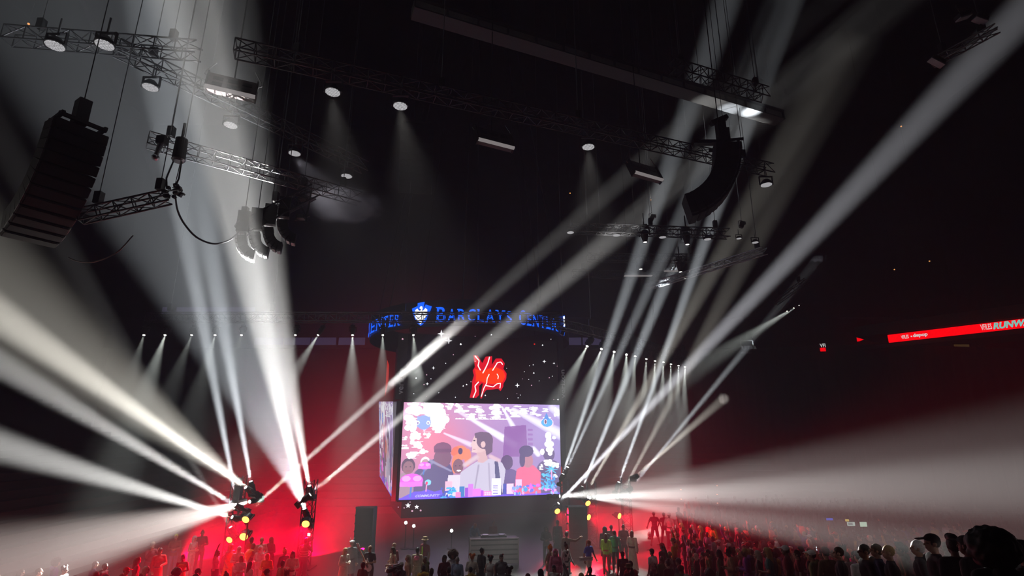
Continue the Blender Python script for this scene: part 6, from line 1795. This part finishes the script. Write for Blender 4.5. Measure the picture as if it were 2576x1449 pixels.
for a_, b_2, z in NEAR:
    yc = (a_ + b_2) / 2
    if yc < 6.0: continue
    X = BANK_X0 + 0.3
    while X < 23:
        p = Vector((X + rnd.uniform(-.1, .1), yc + rnd.uniform(-.2, .2), 0)); X += rnd.uniform(.62, .95)
        h = rnd.uniform(1.56, 1.76)
        x_, y_ = proj(Vector((p.x, p.y, z + h)))
        if x_ > 2640 or y_ > 1462 or y_ < 1352: continue
        if yc < 11 and y_ < 1385 and x_ < 2300: continue
        if not free(p, .52): continue
        p.z = z
        CAND.append((p, h, 'near'))
# keep those of whom the view from the stand shows something: nearest first, each hides what is behind
occ = np.zeros((120, 1290), bool)          # cells of 2 px from row 1260
def cover(p, h, test):
    d_ = depth(p + Vector((0, 0, h))); k = F / d_ / 2.0
    def cell(z): x_, y_ = proj(p + Vector((0, 0, z))); return x_ / 2, (y_ - 1260) / 2
    cx, y0 = cell(h); _, y1 = cell(h - .28); _, y2 = cell(h - .5)
    hx = max(1, .1 * k); sx = .23 * k
    def sl_(a, b, lo, hi): return slice(int(max(lo, min(hi, a))), int(max(lo, min(hi, b + 1))))
    head = (sl_(y0, y1, 0, 120), sl_(cx - hx, cx + hx, 0, 1290)); body = (sl_(y1, 120, 0, 120), sl_(cx - sx, cx + sx, 0, 1290))
    seen = 0.0
    if head[0].stop > head[0].start and head[1].stop > head[1].start:
        in_ = (slice(head[0].start, min(head[0].stop, 95)), head[1])
        if in_[0].stop > in_[0].start: seen = 1 - occ[in_].mean()
    if not test or seen > .18:
        occ[head] = True; occ[body] = True
    return seen > .18
for o in bpy.data.objects:
    if o.get('group') in ('people in the near seating bank',): cover(o.location, o.scale[0] * 1.755, False)
CAND.sort(key=lambda c: c[0].y)
nfl = nn_ = 0
for p, h, kind in CAND:
    if not cover(p, h, True): continue
    if nfl + nn_ >= 205: break
    if kind == 'floor':
        tgt = Vector((3.0, 28.0, 0)) - p
        crowd_person(p, math.degrees(math.atan2(tgt.x, -tgt.y)) + rnd.uniform(-35, 35), 'right floor crowd', 'crowd on the floor right of the stage', CPOSE, h); nfl += 1
    else:
        tgt = Vector((-1.0, 30.0, 0)) - p
        crowd_person(p, math.degrees(math.atan2(tgt.x, -tgt.y)) + rnd.uniform(-20, 45), 'near seats lower right', 'crowd in the near seats at lower right', CPOSE[:4], h); nn_ += 1
print('CROWD', nfl, nfr, nn_, len(PEOPLE) + len(BIG))

# the far part of the crowd beyond, too small and dim to tell apart
b_ = MB(); b_.cap((0, 0, .1), (0, 0, .9), .14, .15, 8); b_.ell((0, 0, 1.25), (.2, .13, .26), None, 10, 8); b_.ell((0, 0, 1.63), (.085, .10, .12), None, 10, 8); b_.cap((-.2, 0, 1.4), (-.24, -.05, .95), .06, .05, 6); b_.cap((.2, 0, 1.4), (.24, -.05, .95), .06, .05, 6); b_.cyl((0, 0, 1.4), (0, 0, 1.6), .06, .06, 8)
tmpl = evaluate(b_, .045, 'far', 1)
tv = np.array([tuple(v.co) for v in tmpl.vertices]); tf = [tuple(p.vertices) for p in tmpl.polygons]
def far_crowd(name, spots, label, m):
    V_ = []; F_ = []
    for (x, y, z) in spots:
        s = rnd.uniform(.92, 1.08); an = rnd.uniform(0, 6.3); c_, s_2 = math.cos(an), math.sin(an); o_ = len(V_)
        q = np.stack([x + s * (tv[:, 0] * c_ - tv[:, 1] * s_2), y + s * (tv[:, 0] * s_2 + tv[:, 1] * c_), z + s * tv[:, 2]], 1)
        V_ += [tuple(k) for k in q]; F_ += [tuple(i + o_ for i in f) for f in tf]
    o = MB().add(V_, F_).build(name, m, None, True)
    return tag(o, label, 'crowd', None, 'stuff')
sp = []
for k in range(300):
    y = rnd.uniform(31.5, 44); x = rnd.uniform(9, 32)
    x_, y_ = proj(Vector((x, y, 1.7)))
    if x_ < 1700 or x_ > 2640: continue
    if all((x - q[0]) ** 2 + (y - q[1]) ** 2 > .3 for q in sp): sp.append((x, y, 0))
for k in range(160):
    y = rnd.uniform(22, 31); x = rnd.uniform(17, 30)
    x_, y_ = proj(Vector((x, y, 1.7)))
    if x_ < 2330 or x_ > 2640 or y < 24.5: continue
    if all((x - q[0]) ** 2 + (y - q[1]) ** 2 > .3 for q in sp) and free(Vector((x, y, 0)), .5): sp.append((x, y, 0))
far_crowd('distant_crowd', sp, 'dim distant crowd on the floor far right under the flat beam', mat('crowd_dark', (.06, .045, .045), .8, 0, .8, .9))

# lit phones in the crowd
ph_spots = [(1749, 1402), (1842, 1385), (1896, 1392), (2098, 1384), (1733, 1355), (2033, 1445)]
order = sorted(PERSONS_PHONE, key=lambda o: o.location.x)
rnd.shuffle(order)
for i, o in enumerate(order[:9]):
    s = o.scale[0]; pos = o.matrix_basis @ Vector((0.0, -0.40, 1.52))
    top_, words = o['label'].replace('person in ', '').split(', ')[:2]
    ph = thing('phone', 'lit phone held up by the person in %s with %s' % (top_, words), 'phone', pos, Quaternion((0, 0, 1), o.rotation_euler.z + (math.pi if i % 2 else 0)), 'lit phones in the crowd')
    MB().box((0, 0, 0), (.078, .012, .16)).build('case', M_BLACK, ph)
    MB().box((0, -.008, 0), (.070, .004, .148)).build('screen', emit('phone_screen', (.75, .9, 1.0), 2.2), ph)

# ================================================================== SMOKE PUFFS
def puff(name, c, rad, dens, label, seed, rot=0.0):
    b_ = MB().ell((0, 0, 0), (1, 1, 1), None, 24, 16)
    m = bpy.data.materials.new(name); m.use_nodes = True
    nt = m.node_tree; nt.nodes.remove(nt.nodes['Principled BSDF'])
    tc = nt.nodes.new('ShaderNodeTexCoord'); no = nt.nodes.new('ShaderNodeTexNoise'); no.noise_dimensions = '4D'
    no.inputs['W'].default_value = seed; no.inputs['Scale'].default_value = 3.4; no.inputs['Detail'].default_value = 5; no.inputs['Roughness'].default_value = .6
    ln = nt.nodes.new('ShaderNodeVectorMath'); ln.operation = 'LENGTH'
    mr = nt.nodes.new('ShaderNodeMapRange'); mr.inputs['From Min'].default_value = 1.0; mr.inputs['From Max'].default_value = .15; mr.inputs['To Max'].default_value = .46
    ad = nt.nodes.new('ShaderNodeMath'); ad.operation = 'ADD'
    m2 = nt.nodes.new('ShaderNodeMapRange'); m2.inputs['From Min'].default_value = .56; m2.inputs['From Max'].default_value = 1.0; m2.inputs['To Max'].default_value = dens
    vs = nt.nodes.new('ShaderNodeVolumeScatter')
    L = nt.links.new
    L(tc.outputs['Object'], no.inputs['Vector']); L(tc.outputs['Object'], ln.inputs[0]); L(ln.outputs['Value'], mr.inputs['Value'])
    L(no.outputs['Fac'], ad.inputs[0]); L(mr.outputs['Result'], ad.inputs[1]); L(ad.outputs[0], m2.inputs['Value']); L(m2.outputs['Result'], vs.inputs['Density'])
    L(vs.outputs[0], nt.nodes['Material Output'].inputs['Volume'])
    o = b_.build(name, m)
    o.location = c; o.scale = rad; o.rotation_euler = (0, R(rot), 0)
    return tag(o, label, 'smoke', None, 'stuff')
puff('smoke_puff', P(862, 514, 23.0), (2.3, 1.2, 0.95), 2.6, 'drifting grey smoke puff right of the small speaker cluster', 3.1)
u_ = (1085 - 627) / (1800 - 627)
q1 = P(627, 1284, 28); q2 = on_z(1800, 244, 26.5)
lo, hi = 0.0, 1.0
for _ in range(40):
    m_ = (lo + hi) / 2
    if proj(q1.lerp(q2, m_))[0] < 1085: lo = m_
    else: hi = m_
puff('smoke_puff', q1.lerp(q2, lo), (2.9, 1.2, 1.3), .55, 'bright lumpy smoke caught in the long beam before the screen', 8.4, -42)

sm_l = [o for o in bpy.data.objects if o.get('label', '').startswith('round white wash light above the cluster')][0]
s_ = spot('wash', (0, 0, -0.06), None, 40, 1500, (0.92, 0.88, 1.0), 1.0, 0.2, sm_l)  # extra spot added in this lamp, turned aside to brighten the smoke puff
s_.rotation_euler = (P(850, 505, 23.0) - sm_l.location).to_track_quat('-Z', 'Y').to_euler()
